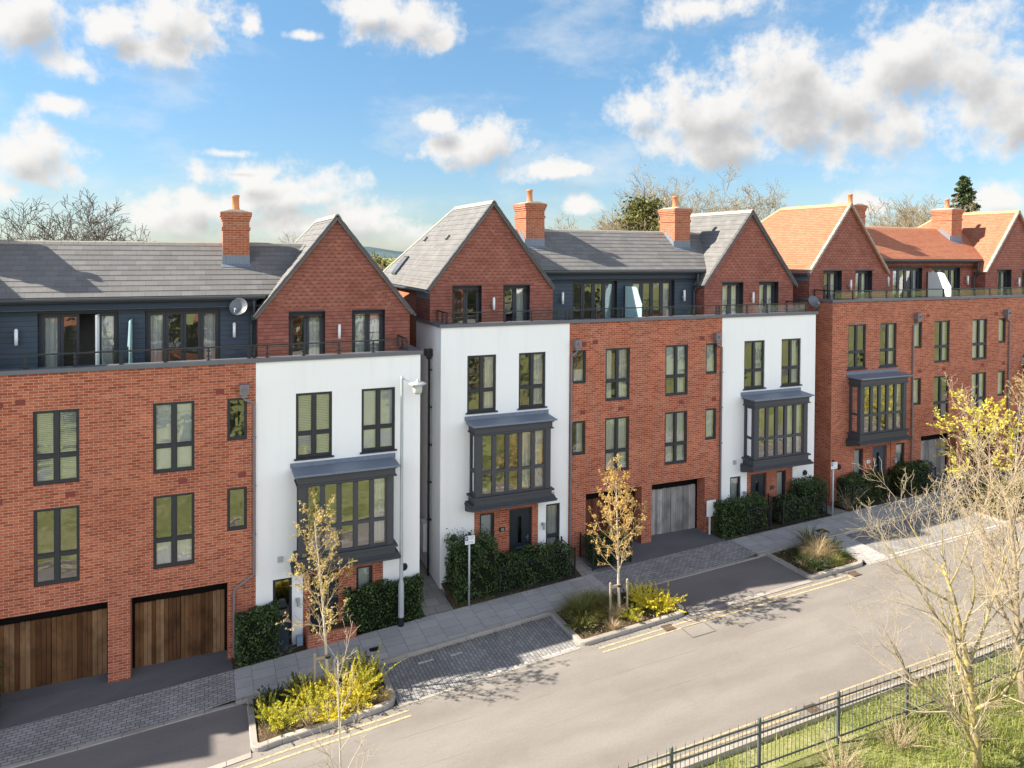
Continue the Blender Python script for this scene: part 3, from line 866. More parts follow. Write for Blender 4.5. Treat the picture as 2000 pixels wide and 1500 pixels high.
        if side == 'L':
            q = mk(); q.box(xa - .012, xa - .002, 1.36, 3.0, 10.6, 10.93); part(q, 'lead_panel', 'lead')
            q = mk(); q.poly([(xa, by - .1, floor), (xa, 3.06, floor), (xa, 3.06, EZ + .05), (xa, by - .1, EZ + .05)]); part(q, 'side_wall', 'brick_orange')
        else:
            q = mk(); q.poly([(xb, 3.06, floor), (xb, by - .1, floor), (xb, by - .1, EZ + .05), (xb, 3.06, EZ + .05)]); part(q, 'side_wall', 'brick_orange')
            for (dz, dxx) in ((0, 0),):
                q = mk(); q.cyl((18.86, 1.62, 11.42), (18.86, 1.62, 11.0), .045, 10); q.tube([(18.86, 1.62, 11.0), (18.8, 1.7, 10.8), (18.8, 1.78, 10.7), (18.8, 1.78, 9.1)], .038, 10)
                q.box(18.78, 18.98, 1.5, 1.68, 10.84, 11.0); part(q, 'downpipe', 'gutter_grey')
    if A.get('rooflight'):
        xc, xa, xb, hw = GW['L']; s = (RZ - EZ) / hw
        n = Vector((-s, 0, 1)).normalized(); up = Vector((1, 0, s)).normalized()
        c = Vector((xc - hw + (11.66 - EZ) / s, 6.95, 11.66)) + n * .05
        rot = Matrix((Vector((0, -1, 0)), up, n)).transposed()
        q = mk(); q.obox(c, .66, .95, .1, rot); F = part(q, 'rooflight', 'gutter_grey')
        q = mk(); q.obox(c + n * .052, .5, .78, .006, rot); q.build('pane', M['glass_bay'], F)
        for (yy, zz) in ((6.2, 12.77), (3.3, 12.8)):
            q = mk(); c = Vector((xc - hw + (zz - EZ) / s, yy, zz)) + n * .05
            q.obox(c, .22, .2, .09, rot); part(q, 'roof_vent', roofm)
    # ---- recessed centre
    h4 = [(13.14, 15.15), (15.84, 17.9)]; cy = 1.9
    w = mk(); wall_xz(w, 12.0, 18.95, 9.0, 11.62, cy, [(a, b, 9.1, 11.18, .22) for a, b in h4], .22); part(w, 'clad_wall', clad)
    ln = mk()
    for a, b in h4:
        ln.poly([(b - .003, cy - .01, 9.1), (b - .003, cy + .22, 9.1), (b - .003, cy + .22, 11.18), (b - .003, cy - .01, 11.18)])
        ln.box(a, b, cy - .01, cy + .2, 11.16, 11.2)
    part(ln, 'door_lining', 'anthracite')
    for k, (a, b) in enumerate(h4):
        opn = 2 if (A.get('open_door') and k == 0) else None
        me = french_mesh(round(b - a - .01, 3), 2.06, 4, ('f4', round(b - a - .01, 3), opn), opn)
        o = mesh_child('french_door', me[0], T, (a + .005 - off.x, cy + .15, 9.1 - off.z)); mesh_child('pane', me[1], o)
        if opn:
            la, lb = me[2][opn]; lw = lb - la; q = MB(); g = MB(); x0 = lb - .02
            q.box(x0, x0 + .055, -lw, -lw + .075, .055, 2.0); q.box(x0, x0 + .055, -.075, 0, .055, 2.0); q.box(x0, x0 + .055, -lw + .075, -.075, .055, .17); q.box(x0, x0 + .055, -lw + .075, -.075, 1.92, 2.0)
            g.poly([(x0 + .03, -lw + .075, .17), (x0 + .03, -.075, .17), (x0 + .03, -.075, 1.92), (x0 + .03, -lw + .075, 1.92)])
            lf = q.build('open_leaf', M['white_plastic'], o); lf['label'] = 'door leaf standing open'; g.build('pane', M['glass'], o)
        fl = fills.get('M' + str(k))
        if fl:
            for z_ in fl.split('+'):
                x0, x1 = {'l': (.05, .5), 'r': (b - a - .5, b - a - .05), 'rr': (b - a - .55, b - a - .05)}[z_]
                curtain_mb(x0, x1, .06, 2.0, .16, k).build('curtain', M['curtain_blue' if z_ == 'rr' else 'curtain'], o)
    for lx in (12.66, 18.3):
        a_, b_ = lamp_mesh(); o = mesh_child('wall_lamp', a_, T, (lx - off.x, cy - .14, 10.52 - off.z)); mesh_child('bracket', b_, o)
    # privacy screen between the two balconies
    q = mk(); sx = 15.5
    q.prism([(.62, 9.12), (1.88, 9.12), (1.88, 10.95), (1.15, 10.95), (1.0, 10.9), (.8, 10.55), (.62, 10.25)], 'x', sx - .012, sx + .012); S = part(q, 'privacy_screen', A.get('screen', 'frosted_glass'))
    q = mk(); q.box(sx - .03, sx + .03, 1.84, 1.9, 9.1, 10.98); q.build('post', M['black_metal'], S)
    q = mk(); q.box(sx - .02, sx + .02, .56, .62, 9.1, 10.28); q.build('post', M['black_metal'], S)
    # main roof
    r = mk(); ey, rz, ry_ = cy - .22, 13.18, 3.8; rs = (rz - 11.6) / (ry_ - ey)
    roof_plane(r, [(10.1, ey, 11.6), (20.8, ey, 11.6), (20.8, ry_, rz), (10.1, ry_, rz)], A['gauge'] if roofm == 'orange_tile' else .25)
    roof_plane(r, [(10.1, ry_, rz), (20.8, ry_, rz), (20.8, 9.6, 11.1), (10.1, 9.6, 11.1)], .3)
    RF = part(r, 'main_roof', roofm)
    c = mk(); ridge_caps(c, (10.3, ry_, rz + .02), (20.62, ry_, rz + .02)); c.build('ridge_tiles', M[ridgem], RF)
    q = mk(); q.tube([(11.7, ey - .05, 11.53), (19.2, ey - .05, 11.53)], .055, 8); q.build('gutter', M['gutter_grey'], RF)
    q = mk(); q.box(11.9, 19.0, ey + .02, cy + .02, 11.44, 11.52); q.build('fascia', M['anthracite'], RF)
    # valley strip where the centre roof meets the right gable
    # chimneys
    for (xa, xb) in ((11.6 - A.get('chim', 0), 12.4 - A.get('chim', 0)), (18.6 - A.get('chim_r', 0), 19.4 - A.get('chim_r', 0))):
        c = mk(); ya, yb = 2.9, 4.0
        c.box(xa, xb, ya, yb, 11.9, 13.62); c.box(xa - .03, xb + .03, ya - .03, yb + .03, 13.62, 13.72); c.box(xa, xb, ya, yb, 13.72, 13.92)
        c.box(xa - .025, xb + .025, ya - .025, yb + .025, 13.92, 13.995); c.box(xa - .05, xb + .05, ya - .05, yb + .05, 13.995, 14.07); c.box(xa - .075, xb + .075, ya - .075, yb + .075, 14.07, 14.2)
        Cq = part(c, 'chimney', 'brick_orange')
        q = mk(); xm, ym = (xa + xb) / 2, (ya + yb) / 2
        q.prism([(xa - .05, 14.2), (xb + .05, 14.2), (xm + .16, 14.28), (xm - .16, 14.28)], 'y', ya - .02, yb + .02); q.build('mortar_cap', M['mortar_cap'], Cq)
        q = mk(); q.lathe((xm, ym, 14.25), [(.14, 0), (.13, .08), (.115, .12), (.108, .45), (.125, .46), (.125, .53), (.1, .53), (.09, .2), (.001, .2)], 18)
        q.build('chimney_pot', M['pot_clay'], Cq, None, True)
        zf = 11.6 + rs * (ya - ey); q = mk(); q.box(xa - .012, xb + .012, ya - .012, ya + .05, 12.1, zf + .3)
        for k in range(5):
            yy = ya + .13 * k; q.box(xa - .012, xa + .02, yy, yy + .128, 12.1, zf + .3 + .095 * k); q.box(xb - .02, xb + .012, yy, yy + .128, 12.1, zf + .3 + .095 * k)
        n = Vector((0, -.878, 1)).normalized(); 
        q.poly([(xa - .06, ya - .15, zf - .15 * rs + .03), (xb + .06, ya - .15, zf - .15 * rs + .03), (xb + .06, ya + .02, zf + .02 * rs + .03), (xa - .06, ya + .02, zf + .02 * rs + .03)])
        q.build('lead_flashing', M['lead'], Cq)
    # rear wall and the rooms behind the glass
    q = mk(); q.poly([(23.7, 9.6, floor), (7.24, 9.6, floor), (7.24, 9.6, 11.2), (23.7, 9.6, 11.2)]); part(q, 'rear_wall', 'brick_orange')
    q = mk()
    for z in (3.6, 6.5, 9.0): q.box(7.3, 23.6, .75 if z < 9 else 2.4, 4.2, z, z + .2)
    q.box(7.3, 23.6, 4.2, 4.3, .6, 11.0)
    for x in (9.62, 12.02, 15.38, 18.84, 21.3): q.box(x - .06, x + .06, .7 if x != 15.38 else 2.3, 4.2, .6, 9.0); q.box(x - .06, x + .06, 2.4, 4.2, 9.2, 10.9)
    q.poly([(7.3, 1.6, 11.25), (23.6, 1.6, 11.25), (23.6, 4.2, 11.25), (7.3, 4.2, 11.25)])
    part(q, 'interior', 'interior')
    # rainwater hoppers and pipes on the front
    for (hx, px_, zt) in ((12.3, 12.1, 9.02), (18.5, 18.77, 9.02)):
        q = mk(); q.box(hx - .13, hx + .13, -.22, -.01, zt - .14, zt + .14); q.box(hx - .08, hx + .08, -.18, -.03, zt - .24, zt - .14)
        q.cyl((hx, -.12, zt + .0), (hx, -.3, zt - .01), .04, 10)
        pts = [(hx, -.1, zt - .24), (hx, -.1, zt - .3), (px_, -.06, zt - .44), (px_, -.06, zt - .56)]
        if A.get('jog') and hx > 18: pts += [(px_, -.06, 3.72), (px_ - .02, -.06, 3.62), (px_ - .52, -.06, 3.3), (px_ - .54, -.06, 3.18), (px_ - .54, -.06, 1.3)]
        else: pts += [(px_, -.06, 1.25)]
        q.tube(pts, .036, 10)
        for z in (7.6, 6.2, 4.8): q.box(px_ - .055, px_ + .055, -.1, -.0, z - .02, z + .02)
        part(q, 'downpipe', 'pipe_brown')
    # pipe down the left flank
    q = mk(); q.box(7.0, 7.235, .92, 1.16, 8.68, 8.92); q.box(7.06, 7.2, .96, 1.12, 8.58, 8.68); q.cyl((7.14, 1.04, 8.6), (7.14, 1.04, 1.0), .042, 10)
    for z in (8.2, 6.9, 5.6, 4.3, 3.0): q.box(7.1, 7.24, .98, 1.1, z - .02, z + .02)
    part(q, 'downpipe', 'pipe_black')
    q = mk(); q.box(7.06, 7.235, 1.36, 1.84, 1.75, 2.75); part(q, 'meter_box', 'white_plastic')
    if A.get('gas_box'):
        q = mk(); q.box(19.95, 20.12, -.2, .0, 1.25, 1.62); part(q, 'gas_meter_box', 'gas_blue')
    return T


def bay(T, mk, xc, fill):
    a = M['bay_grey']
    b = mk(); yf = -.6
    # base mouldings
    b.box(xc - 1.49, xc + 1.49, yf - .09, 0, 4.06, 4.12); b.box(xc - 1.42, xc + 1.42, yf - .02, 0, 3.86, 4.06)
    b.prism([(yf - .02, 3.86), (0, 3.86), (0, 3.53), (-.1, 3.53), (yf - .1, 3.70), (yf - .17, 3.72), (yf - .17, 3.77)], 'x', xc - 1.54, xc + 1.54)
    b.box(xc - 1.57, xc + 1.57, yf - .19, 0, 3.755, 3.79)
    # corner posts and returns
    for s in (-1, 1):
        x0, x1 = sorted((xc + s * 1.38, xc + s * 1.18)); b.box(x0, x1, yf, yf + .18, 4.12, 6.22)
        x0, x1 = sorted((xc + s * 1.38, xc + s * 1.30)); b.box(x0, x1, -.1, 0, 4.12, 6.22); b.box(x0, x1, yf + .18, -.1, 4.12, 4.2); b.box(x0, x1, yf + .18, -.1, 4.9, 4.99); b.box(x0, x1, yf + .18, -.1, 6.12, 6.22)
    # fascia
    b.box(xc - 1.42, xc + 1.42, yf - .04, 0, 6.22, 6.5); b.box(xc - 1.46, xc + 1.46, yf - .08, 0, 6.205, 6.24); b.box(xc - 1.47, xc + 1.47, yf - .09, 0, 6.44, 6.5)
    # glazing bars: five lights, one transom
    w0, w1, z0, z1 = xc - 1.18, xc + 1.18, 4.12, 6.205; fr = .055; d0, d1 = yf + .03, yf + .09
    b.box(w0, w1, d0, d1, z0, z0 + .07); b.box(w0, w1, d0, d1, z1 - .06, z1); b.box(w0, w0 + fr, d0, d1, z0 + .07, z1 - .06); b.box(w1 - fr, w1, d0, d1, z0 + .07, z1 - .06)
    n = 5; mul = .145; cw = (w1 - w0 - 2 * fr - mul * (n - 1)) / n; g = mk(); zt = z0 + (z1 - z0) * .385
    for k in range(n):
        x = w0 + fr + k * (cw + mul)
        if k: b.box(x - mul, x, d0 - .012, d1 - .003, z0 + .07, z1 - .06)
        b.box(x, x + cw, d0 - .006, d1 - .002, zt - .05, zt + .05)
        for (za, zb) in ((z0 + .07, zt - .05), (zt + .05, z1 - .06)):
            g.poly([(x, d0 + .03, za), (x + cw, d0 + .03, za), (x + cw, d0 + .03, zb), (x, d0 + .03, zb)])
    for s in (-1, 1):
        x = xc + s * 1.34
        for (za, zb) in ((4.2, 4.9), (4.99, 6.12)): g.poly([(x, yf + .18, za), (x, -.1, za), (x, -.1, zb), (x, yf + .18, zb)])
    B = b.build('bay_window', a, T)
    g.build('pane', M['glass_bay'], B)
    r = mk(); r.prism([(0, 6.5), (0, 6.6), (yf - .17, 6.545), (yf - .19, 6.5)], 'x', xc - 1.53, xc + 1.53); r.tube([(xc - 1.54, yf - .17, 6.535), (xc + 1.54, yf - .17, 6.535)], .022, 8); r.build('bay_roof', M['lead'], B)
    r = mk(); r.box(xc - 1.57, xc + 1.57, -.022, 0, 6.58, 6.72); r.build('lead_flashing', M['lead'], B)
    q = mk(); q.box(xc - 1.26, xc + 1.26, .002, .3, 4.05, 4.105); q.build('window_board', M['white_plastic'], B)
    if fill:
        for z_ in fill.split('+'):
            x0, x1 = {'l': (w0 + .05, w0 + .5), 'r': (w1 - .5, w1 - .05), 'r2': (w1 - .95, w1 - .05)}[z_]
            c = curtain_mb(x0, x1, z0 + .08, z1 - .05, yf + .2, 3); c.off = BASE; c.build('curtain', M['curtain'], B)
# ------------------------------------------------------------------ the street
def zg(x): return 0.657 + .0385 * max(-45.0, min(x, 75.0))


def lin(tab, x):
    if x <= tab[0][0]: return tab[0][1]
    for (a, b), (c, d) in zip(tab[:-1], tab[1:]):
        if x <= c: return b + (d - b) * (x - a) / (c - a)
    return tab[-1][1]


YB = [(-40, -2.3), (-12, -2.08), (-2.2, -1.92), (.6, -1.79), (6.6, -1.38), (8.9, -1.3), (13.7, -1.12), (18.5, -1.05), (30, -1.02), (75, -1.0)]
YF = [(-40, -3.8), (-12, -3.62), (-3.5, -3.52), (.9, -3.34), (4.4, -3.22), (10, -2.86), (13.6, -2.68), (18.7, -2.6), (22.8, -2.5), (28.6, -2.46), (75, -2.4)]
YO = [(-40, -6.0), (-12, -5.75), (0, -5.45), (1.6, -5.27), (4.5, -5.1), (9.4, -4.8), (13.6, -4.66), (19.9, -4.62), (24.5, -4.6), (75, -4.5)]
yb = lambda x: lin(YB, x); yf = lambda x: lin(YF, x); yo = lambda x: lin(YO, x)
KU, KD = 0.0, -0.11     # pavement level and carriageway level relative to zg


def strip(name, x0, x1, ya, ybk, dz, mat, step=1.0, dz2=None, obj=True, mb=None):
    """sheet following the street from x0 to x1 between the curves ya(x) (road side) and ybk(x)"""
    m = mb or MB(); n = max(1, int(math.ceil((x1 - x0) / step))); i0 = len(m.v)
    dzf = dz if callable(dz) else (lambda x: dz); dzb = dzf if dz2 is None else (dz2 if callable(dz2) else (lambda x: dz2))
    for i in range(n + 1):
        x = x0 + (x1 - x0) * i / n
        m.v.append((x, ya(x), zg(x) + dzf(x))); m.v.append((x, ybk(x), zg(x) + dzb(x)))
    for i in range(n):
        a = i0 + 2 * i; m.f.append([a, a + 2, a + 3, a + 1]); m.mi.append(0)
    if mb: return None
    return tag(m.build(name, M[mat]), kind='structure')


const = lambda v: (lambda x: v)
# one ground sheet to the horizon
g = MB(); xs = [-1500, -400, -120, -60] + list(range(-45, 76, 5)) + [100, 160, 420, 1500]; ys = [-1200, -300, -120, -80, -60, -45, -35, -28, -22, -18, -15, -13, -12, -11, -10.25, -10, -6, 0, 6, 12, 20, 40, 90, 300, 1500]
def zground(x, y):
    z = zg(x) - .2
    if y < -10.2: z = zg(x) - .03 + min(1.6, max(0, (-y - 13) * .05)) + .05 * math.sin(x * .7 + y * .9)
    return z
for x in xs:
    for y in ys: g.v.append((x, y, zground(x, y)))
ny = len(ys)
for i in range(len(xs) - 1):
    for j in range(ny - 1):
        a = i * ny + j; g.f.append([a, a + ny, a + ny + 1, a + 1]); g.mi.append(0)
tag(g.build('ground', M['grass_ground'], None, None, True), kind='structure')
road_f = const(-9.95)
strip('road', -40, 75, road_f, yo, KD, 'road_asphalt')
# footway: slabs, with block-paved lengths across the driveways
COB = [(-7.2, .75), (12.35, 18.5), (29.9, 36.2)]
SL = [(-40, -7.2), (.75, 12.35), (18.5, 29.9), (36.2, 75)]
for a, b in SL: strip('pavement', a, b, lambda x: yf(x) + .13, yb, KU, 'slabs')
for a, b in COB: strip('pavement', a, b, lambda x: yf(x) + .13, yb, lambda x, a=a, b=b: KD + .04 + (KU - KD - .04) * max(0.0, 1 - min(x - a, b - x) / .9), 'cobbles', .3, KU)
# carriageway-side bays
BED = [(1.0, 4.55), (9.95, 13.85), (18.8, 21.5), (29.0, 33.2)]
for a, b in ((-12, 1.0), (13.85, 18.8), (33.2, 40)): strip('crossover', a, b, yo, yf, KD + .012, 'crossover_asphalt', 1, KD + .03)
for a, b in ((4.55, 9.95), (22.62, 29.0)): strip('parking_bay', a, b, yo, yf, KD + .004, 'bay_blocks')
strip('stone_apron', 21.5, 22.62, yo, lambda x: yf(x) - .02, KD + .006, 'slabs', .6, KU - .02)
# driveways and front gardens up to the house walls
fl = {'a': .62, 'b': 1.33, 'c': 1.84}
def front(x0, x1, ywall, zw, mat, name, n=6):
    m = MB()
    for i in range(n + 1):
        x = x0 + (x1 - x0) * i / n
        m.v += [(x, yb(x), zg(x)), (x, ywall, zw)]
    for i in range(n): a = 2 * i; m.f.append([a, a + 2, a + 3, a + 1]); m.mi.append(0)
    return tag(m.build(name, M[mat]), kind='structure')
def drive(x0, x1, ywall, zw, name='driveway'):
    front(x0, x1, ywall, zw, 'drive_asphalt', name)
    m = MB(); m.poly([(x0, ywall, zw), (x1, ywall, zw), (x1, ywall + .6, zw + .02), (x0, ywall + .6, zw + .02)]); tag(m.build(name, M['drive_asphalt']), kind='structure')
drive(-9.9, .72, -1.0, .60)
front(.72, 6.35, -1.0, .64, 'soil', 'garden_bed')
front(6.35, 7.27, -.3, 1.0, 'path_slabs', 'garden_path')
m = MB(); m.poly([(6.25, -.3, 1.0), (7.3, -.3, 1.0), (7.3, 9, 1.36), (6.25, 9, 1.36)]); tag(m.build('garden_path', M['path_slabs']), kind='structure')
front(7.27, 12.0, 0, 1.2, 'soil', 'garden_bed')
front(12.0, 12.62, 0, 1.28, 'path_slabs', 'garden_path')
drive(12.62, 18.25, 0, 1.33)
front(18.25, 23.75, 0, 1.36, 'soil', 'garden_bed')
front(23.75, 24.64, 0, 1.5, 'path_slabs', 'garden_path')
m = MB(); m.poly([(23.68, 0, 1.5), (24.66, 0, 1.5), (24.66, 9, 1.8), (23.68, 9, 1.8)]); tag(m.build('garden_path', M['path_slabs']), kind='structure')
front(24.64, 27.2, 0, 1.66, 'soil', 'garden_bed'); front(27.2, 27.85, 0, 1.68, 'path_slabs', 'garden_path'); front(27.85, 29.95, 0, 1.7, 'soil', 'garden_bed')
drive(29.95, 35.8, 0, 1.84)
front(35.8, 42, 0, 1.9, 'soil', 'garden_bed')


def kerb(name, path, w, top, bot, mat='kerb_stone'):
    """upstand following a list of (x,y); w to the left of travel"""
    m = MB(); n = len(path); P = []
    for i, (x, y) in enumerate(path):
        a = Vector(path[max(i - 1, 0)]); b = Vector(path[min(i + 1, n - 1)]); d = (b - a).normalized(); s = Vector((-d.y, d.x))
        k = 1.0
        if 0 < i < n - 1:
            d0 = (Vector(path[i]) - a).normalized(); k = 1 / max(.5, abs(d0.dot(d)))
        q = Vector((x, y)) + s * w * k; r = .018
        tz = top(x) if callable(top) else top
        P.append([(x, y, zg(x) + bot), (x, y, zg(x) + tz - r), (x + s.x * r, y + s.y * r, zg(x) + tz), (q.x, q.y, zg(x) + tz), (q.x, q.y, zg(x) + bot)])
    for i in range(n - 1):
        for k in range(4): m.poly([P[i][k], P[i + 1][k], P[i + 1][k + 1], P[i][k + 1]])
    m.poly(P[0][::-1]); m.poly(P[-1])
    return tag(m.build(name, M[mat]), kind='structure')


def curve(f, a, b, n=12): return [(a + (b - a) * i / n, f(a + (b - a) * i / n)) for i in range(n + 1)]


# back-of-bay kerb: full height at the bays, dropped at the driveways
def ktop(x):
    for a, b in ((-12, .74), (13.85, 18.5), (33.2, 40)):
        if a < x < b: return KD + .05
    return KU + .006
for a, b in ((-40, -12), (-12, .74), (.74, 9.95), (9.95, 13.85), (13.85, 18.5), (18.5, 29.0), (29.0, 33.2), (33.2, 40)):
    kerb('kerb', curve(yf, a + .001, b - .001, 10), .13, ktop, -.25)
# flush channel blocks at the edge of the carriageway
for a, b in ((-12, 1.0), (13.85, 18.8), (33.2, 40)): strip('channel', a, b, lambda x: yo(x) - .16, lambda x: yo(x) + .02, KD + .016, 'kerb_stone')
for a, b in ((4.55, 9.95), (21.5, 29.0)): strip('channel', a, b, lambda x: yo(x) - .1, lambda x: yo(x) + .0, KD + .008, 'kerb_stone')
# planted build-outs
def arc(cx, cy, r, a0, a1, n=6): return [(cx + r * math.cos(R(a0 + (a1 - a0) * i / n)), cy + r * math.sin(R(a0 + (a1 - a0) * i / n))) for i in range(n + 1)]
for i, (a, b) in enumerate(BED):
    r = .42; ya, yb_ = yo(a) - .05, yo(b) - .05
    path = [(a, yf(a) - .01)] + arc(a + .25, ya + .25, .25, 180, 262, 5)
    path += [(x, yo(x) - .05) for x in (a + .6, (a + b) / 2, b - .6)] + arc(b - r, yb_ + r, r, 275, 360, 6) + [(b, yf(b) - .01)]
    kerb('kerb', path, .15, KU + .01, -.3)
    mb = MB(); r2 = random.Random(i); nx, nyy = 14, 9
    for ix in range(nx + 1):
        for iy in range(nyy + 1):
            x = a + .12 + (b - a - .24) * ix / nx; y0, y1 = yo(x) + .09, yf(x) + .0; y = y0 + (y1 - y0) * iy / nyy
            mb.v.append((x, y, zg(x) - .05 + (r2.uniform(0, .07) if 0 < ix < nx and 0 < iy < nyy else 0)))
    for ix in range(nx):
        for iy in range(nyy):
            k = ix * (nyy + 1) + iy; mb.f.append([k, k + nyy + 1, k + nyy + 2, k + 1]); mb.mi.append(0)
    tag(mb.build('planting_bed', M['soil'], None, None, True), kind='structure')
# far kerb and the verge edge
kerb('kerb', curve(lambda x: -9.93, -40, 75, 40)[::-1], .16, KU + .01, -.3)
# painted lines
def line(name, x0, x1, f, w, mat, dz=KD + .007):
    strip(name, x0, x1, lambda x: f(x) - w / 2, lambda x: f(x) + w / 2, dz, mat, 1.0)
for a, b in ((-40, 4.75), (10.4, 20.2)):
    line('road_marking', a, b, lambda x: yo(x) - .33, .075, 'yellow_paint'); line('road_marking', a, b, lambda x: yo(x) - .55, .075, 'yellow_paint')
for a, b in ((-40, 13.35), (14.25, 75)):
    line('road_marking', a, b, const(-9.68), .075, 'yellow_paint')
    line('road_marking', a, b, const(-9.47), .06, 'yellow_paint')
line('road_marking', 20.15, 20.25, lambda x: yo(x) - .44, .3, 'yellow_paint')
for x in [7.05 + .16 * i for i in range(8)] + [8.75 + .15 * i for i in range(5)] + [9.4 + .13 * i for i in range(3)]:
    line('road_marking', x, x + .1, lambda x: yo(x) + .03, .07, 'white_paint', KD + .012)
line('road_marking', 5.5, 5.95, lambda x: yf(x) - .42, .09, 'white_paint', KD + .01)
line('road_marking', 6.45, 6.8, lambda x: yf(x) - .5, .07, 'white_paint', KD + .01)
line('road_marking', 22.7, 28.9, lambda x: yo(x) + .12, .07, 'white_paint', KD + .012)


# ------------------------------------------------------------------ ironwork in the road and pavement
def cover(x, y, sx, sy, label, mat='black_metal', dz=KU + .008, frame=True, name='access_cover', cat='manhole cover', grp=None, fillm=None):
    q = MB((x, y, zg(x))); z = zg(x) + dz
    s = .0385
    q.cur = 1 if fillm else 0
    q.poly([(x - sx / 2, y - sy / 2, z - s * sx / 2), (x + sx / 2, y - sy / 2, z + s * sx / 2), (x + sx / 2, y + sy / 2, z + s * sx / 2), (x - sx / 2, y + sy / 2, z - s * sx / 2)])
    z += .004; k = .03; q.cur = 0
    if frame:
        for (a, b, c, d) in ((-.5, .5, -.5, -.5 + k / sy), (-.5, .5, .5 - k / sy, .5), (-.5, -.5 + k / sx, -.4, .4), (.5 - k / sx, .5, -.4, .4)):
            q.poly([(x + a * sx, y + c * sy, z + s * a * sx), (x + b * sx, y + c * sy, z + s * b * sx), (x + b * sx, y + d * sy, z + s * b * sx), (x + a * sx, y + d * sy, z + s * a * sx)])
    tag(q.build(name, [M[mat], M[fillm]] if fillm else M[mat]), label, cat, grp)
m_plain('iron', (.09, .085, .08), 0.8, 0.3, 9)
cover(4.5, -2.5, .27, .2, 'small black access cover in the slabs beside the left planting bed', grp='covers in the pavement')
cover(6.92, -.85, .62, .5, 'dark square cover on the path between the left and middle blocks', grp='covers in the pavement')
cover(22.1, -2.0, .42, .32, 'small dark cover in the pavement opposite the spiky plant bed', grp='covers in the pavement')
cover(13.55, -5.52, .85, .6, 'rectangular manhole outline in the road near the middle bed', 'iron', KD + .004, True, 'manhole_cover', 'manhole cover', None, 'road_asphalt')
def gully(x, y, label):
    q = MB((x, y, zg(x))); z = zg(x) + KD + .024
    for i in range(5): q.box(x - .155 + i * .066, x - .12 + i * .066, y - .12, y + .12, z - .03, z + .004)
    q.box(x - .18, x + .18, y - .15, y - .12, z - .03, z + .005); q.box(x - .18, x + .18, y + .12, y + .15, z - .03, z + .005)
    q.box(x - .18, x + .18, y - .15, y + .15, z - .06, z - .02)
    tag(q.build('drain_grate', M['rust']), label, 'drain', 'road gullies')
m_plain('rust', (.10, .07, .052), 0.9, 0.4, 9)
gully(12.82, -5.06, 'rusty drain grate in the road at the front of the middle planting bed')
gully(20.5, -4.98, 'rusty drain grate by the kerb of the bed with the spiky plant')
gully(13.8, -9.7, 'leaf-choked drain grate in the far kerb beside the black railings')


# ------------------------------------------------------------------ street furniture
def street_lamp(x, y):
    z = zg(x); T = empty('street_lamp', (x, y, z), 'tall grey street lamp with side arm in front of the left white house', 'street lamp')
    o = Vector((x, y, z))
    q = MB(o); q.lathe((x, y, z), [(.088, 0), (.088, 1.28), (.075, 1.34), (.058, 1.42), (.05, 4.5), (.042, 7.55), (.042, 7.62), (.001, 7.63)], 16); q.build('column', M['galvanised'], T, None, True)
    q = MB(o); q.lathe((x, y, z), [(.0905, -.05), (.0905, .27), (.088, .275)], 16); q.build('painted_base', M['pipe_black'], T)
    q = MB(o); q.box(x - .05, x + .05, y - .095, y - .08, z + .5, z + 1.05); q.build('access_door', M['galvanised'], T)
    q = MB(o); e = Vector((x + .36, y - .2, z + 7.42)); q.tube([(x, y, z + 7.56), ((x + e.x) / 2, (y + e.y) / 2, z + 7.52), e], .028, 10); q.build('arm', M['galvanised'], T)
    q = MB(o); c = e + Vector((.06, -.03, 0)); q.lathe(c, [(.001, .13), (.03, .12), (.04, .05), (.2, .03), (.27, .0), (.265, -.02), (.2, -.03), (.001, -.03)], 24); L = q.build('lantern_hood', M['galvanised'], T, None, True)
    q = MB(o); q.lathe(c, [(.145, -.03), (.143, -.12), (.137, -.25), (.11, -.3), (.06, -.325), (.001, -.33)], 24); q.build('lantern_bowl', M['lamp_bowl'], L, None, True)
street_lamp(5.52, -1.56)


def parking_sign(x, y, h, label, n):
    z = zg(x); T = empty('parking_sign', (x, y, z), label, 'sign', 'parking signs on posts'); o = Vector((x, y, z))
    q = MB(o); q.cyl((x, y, z - .1), (x, y, z + h), .034, 12); q.build('post', M['galvanised'], T, None, True)
    q = MB(o); q.lathe((x, y, z + h), [(.038, -.05), (.038, .03), (.001, .04)], 12); q.build('cap', M['pipe_black'], T)
    q = MB(o); yy = y - .05; q.box(x - .16, x + .17, yy - .004, yy + .004, z + h - .33, z + h - .06); P = q.build('plate', M['white_plastic'], T)
    q = MB(o); q.box(x - .15, x - .055, yy - .007, yy - .0045, z + h - .21, z + h - .075); B = q.build('blue_square', M['sign_blue'], P)
    mesh_child('letter', text_mesh('P', .115, M['text_white'], .001), P, (-.102, -.05 - .0085, h - .143), (R(90), 0, 0))
    q = MB(o)
    for (a, b, c) in ((-.03, .14, -.10), (-.03, .11, -.135), (-.03, .14, -.17), (-.14, .12, -.245), (-.12, .14, -.285)):
        q.box(x + a, x + b, yy - .0055, yy - .0045, z + h + c - .006, z + h + c + .006)
    q.build('small_print', M['text_grey'], P)
parking_sign(7.8, -1.32, 2.32, 'white parking sign with blue P on a pole by the big hedge', 0)
parking_sign(23.66, -1.06, 2.28, 'white parking sign with blue P on a pole beside the right brick block', 1)
# estate board on a white post
T = empty('notice_board', (18.15, -.25, zg(18.15)), 'blank white board on a white post beside the grey garage door', 'board')
o = Vector((18.15, -.25, zg(18.15)))
q = MB(o); q.box(18.09, 18.14, -.27, -.22, 1.3, 2.1); q.build('post', M['white_plastic'], T)
q = MB(o); q.box(17.94, 18.36, -.3, -.27, 2.05, 2.68); q.build('panel', M['white_plastic'], T)


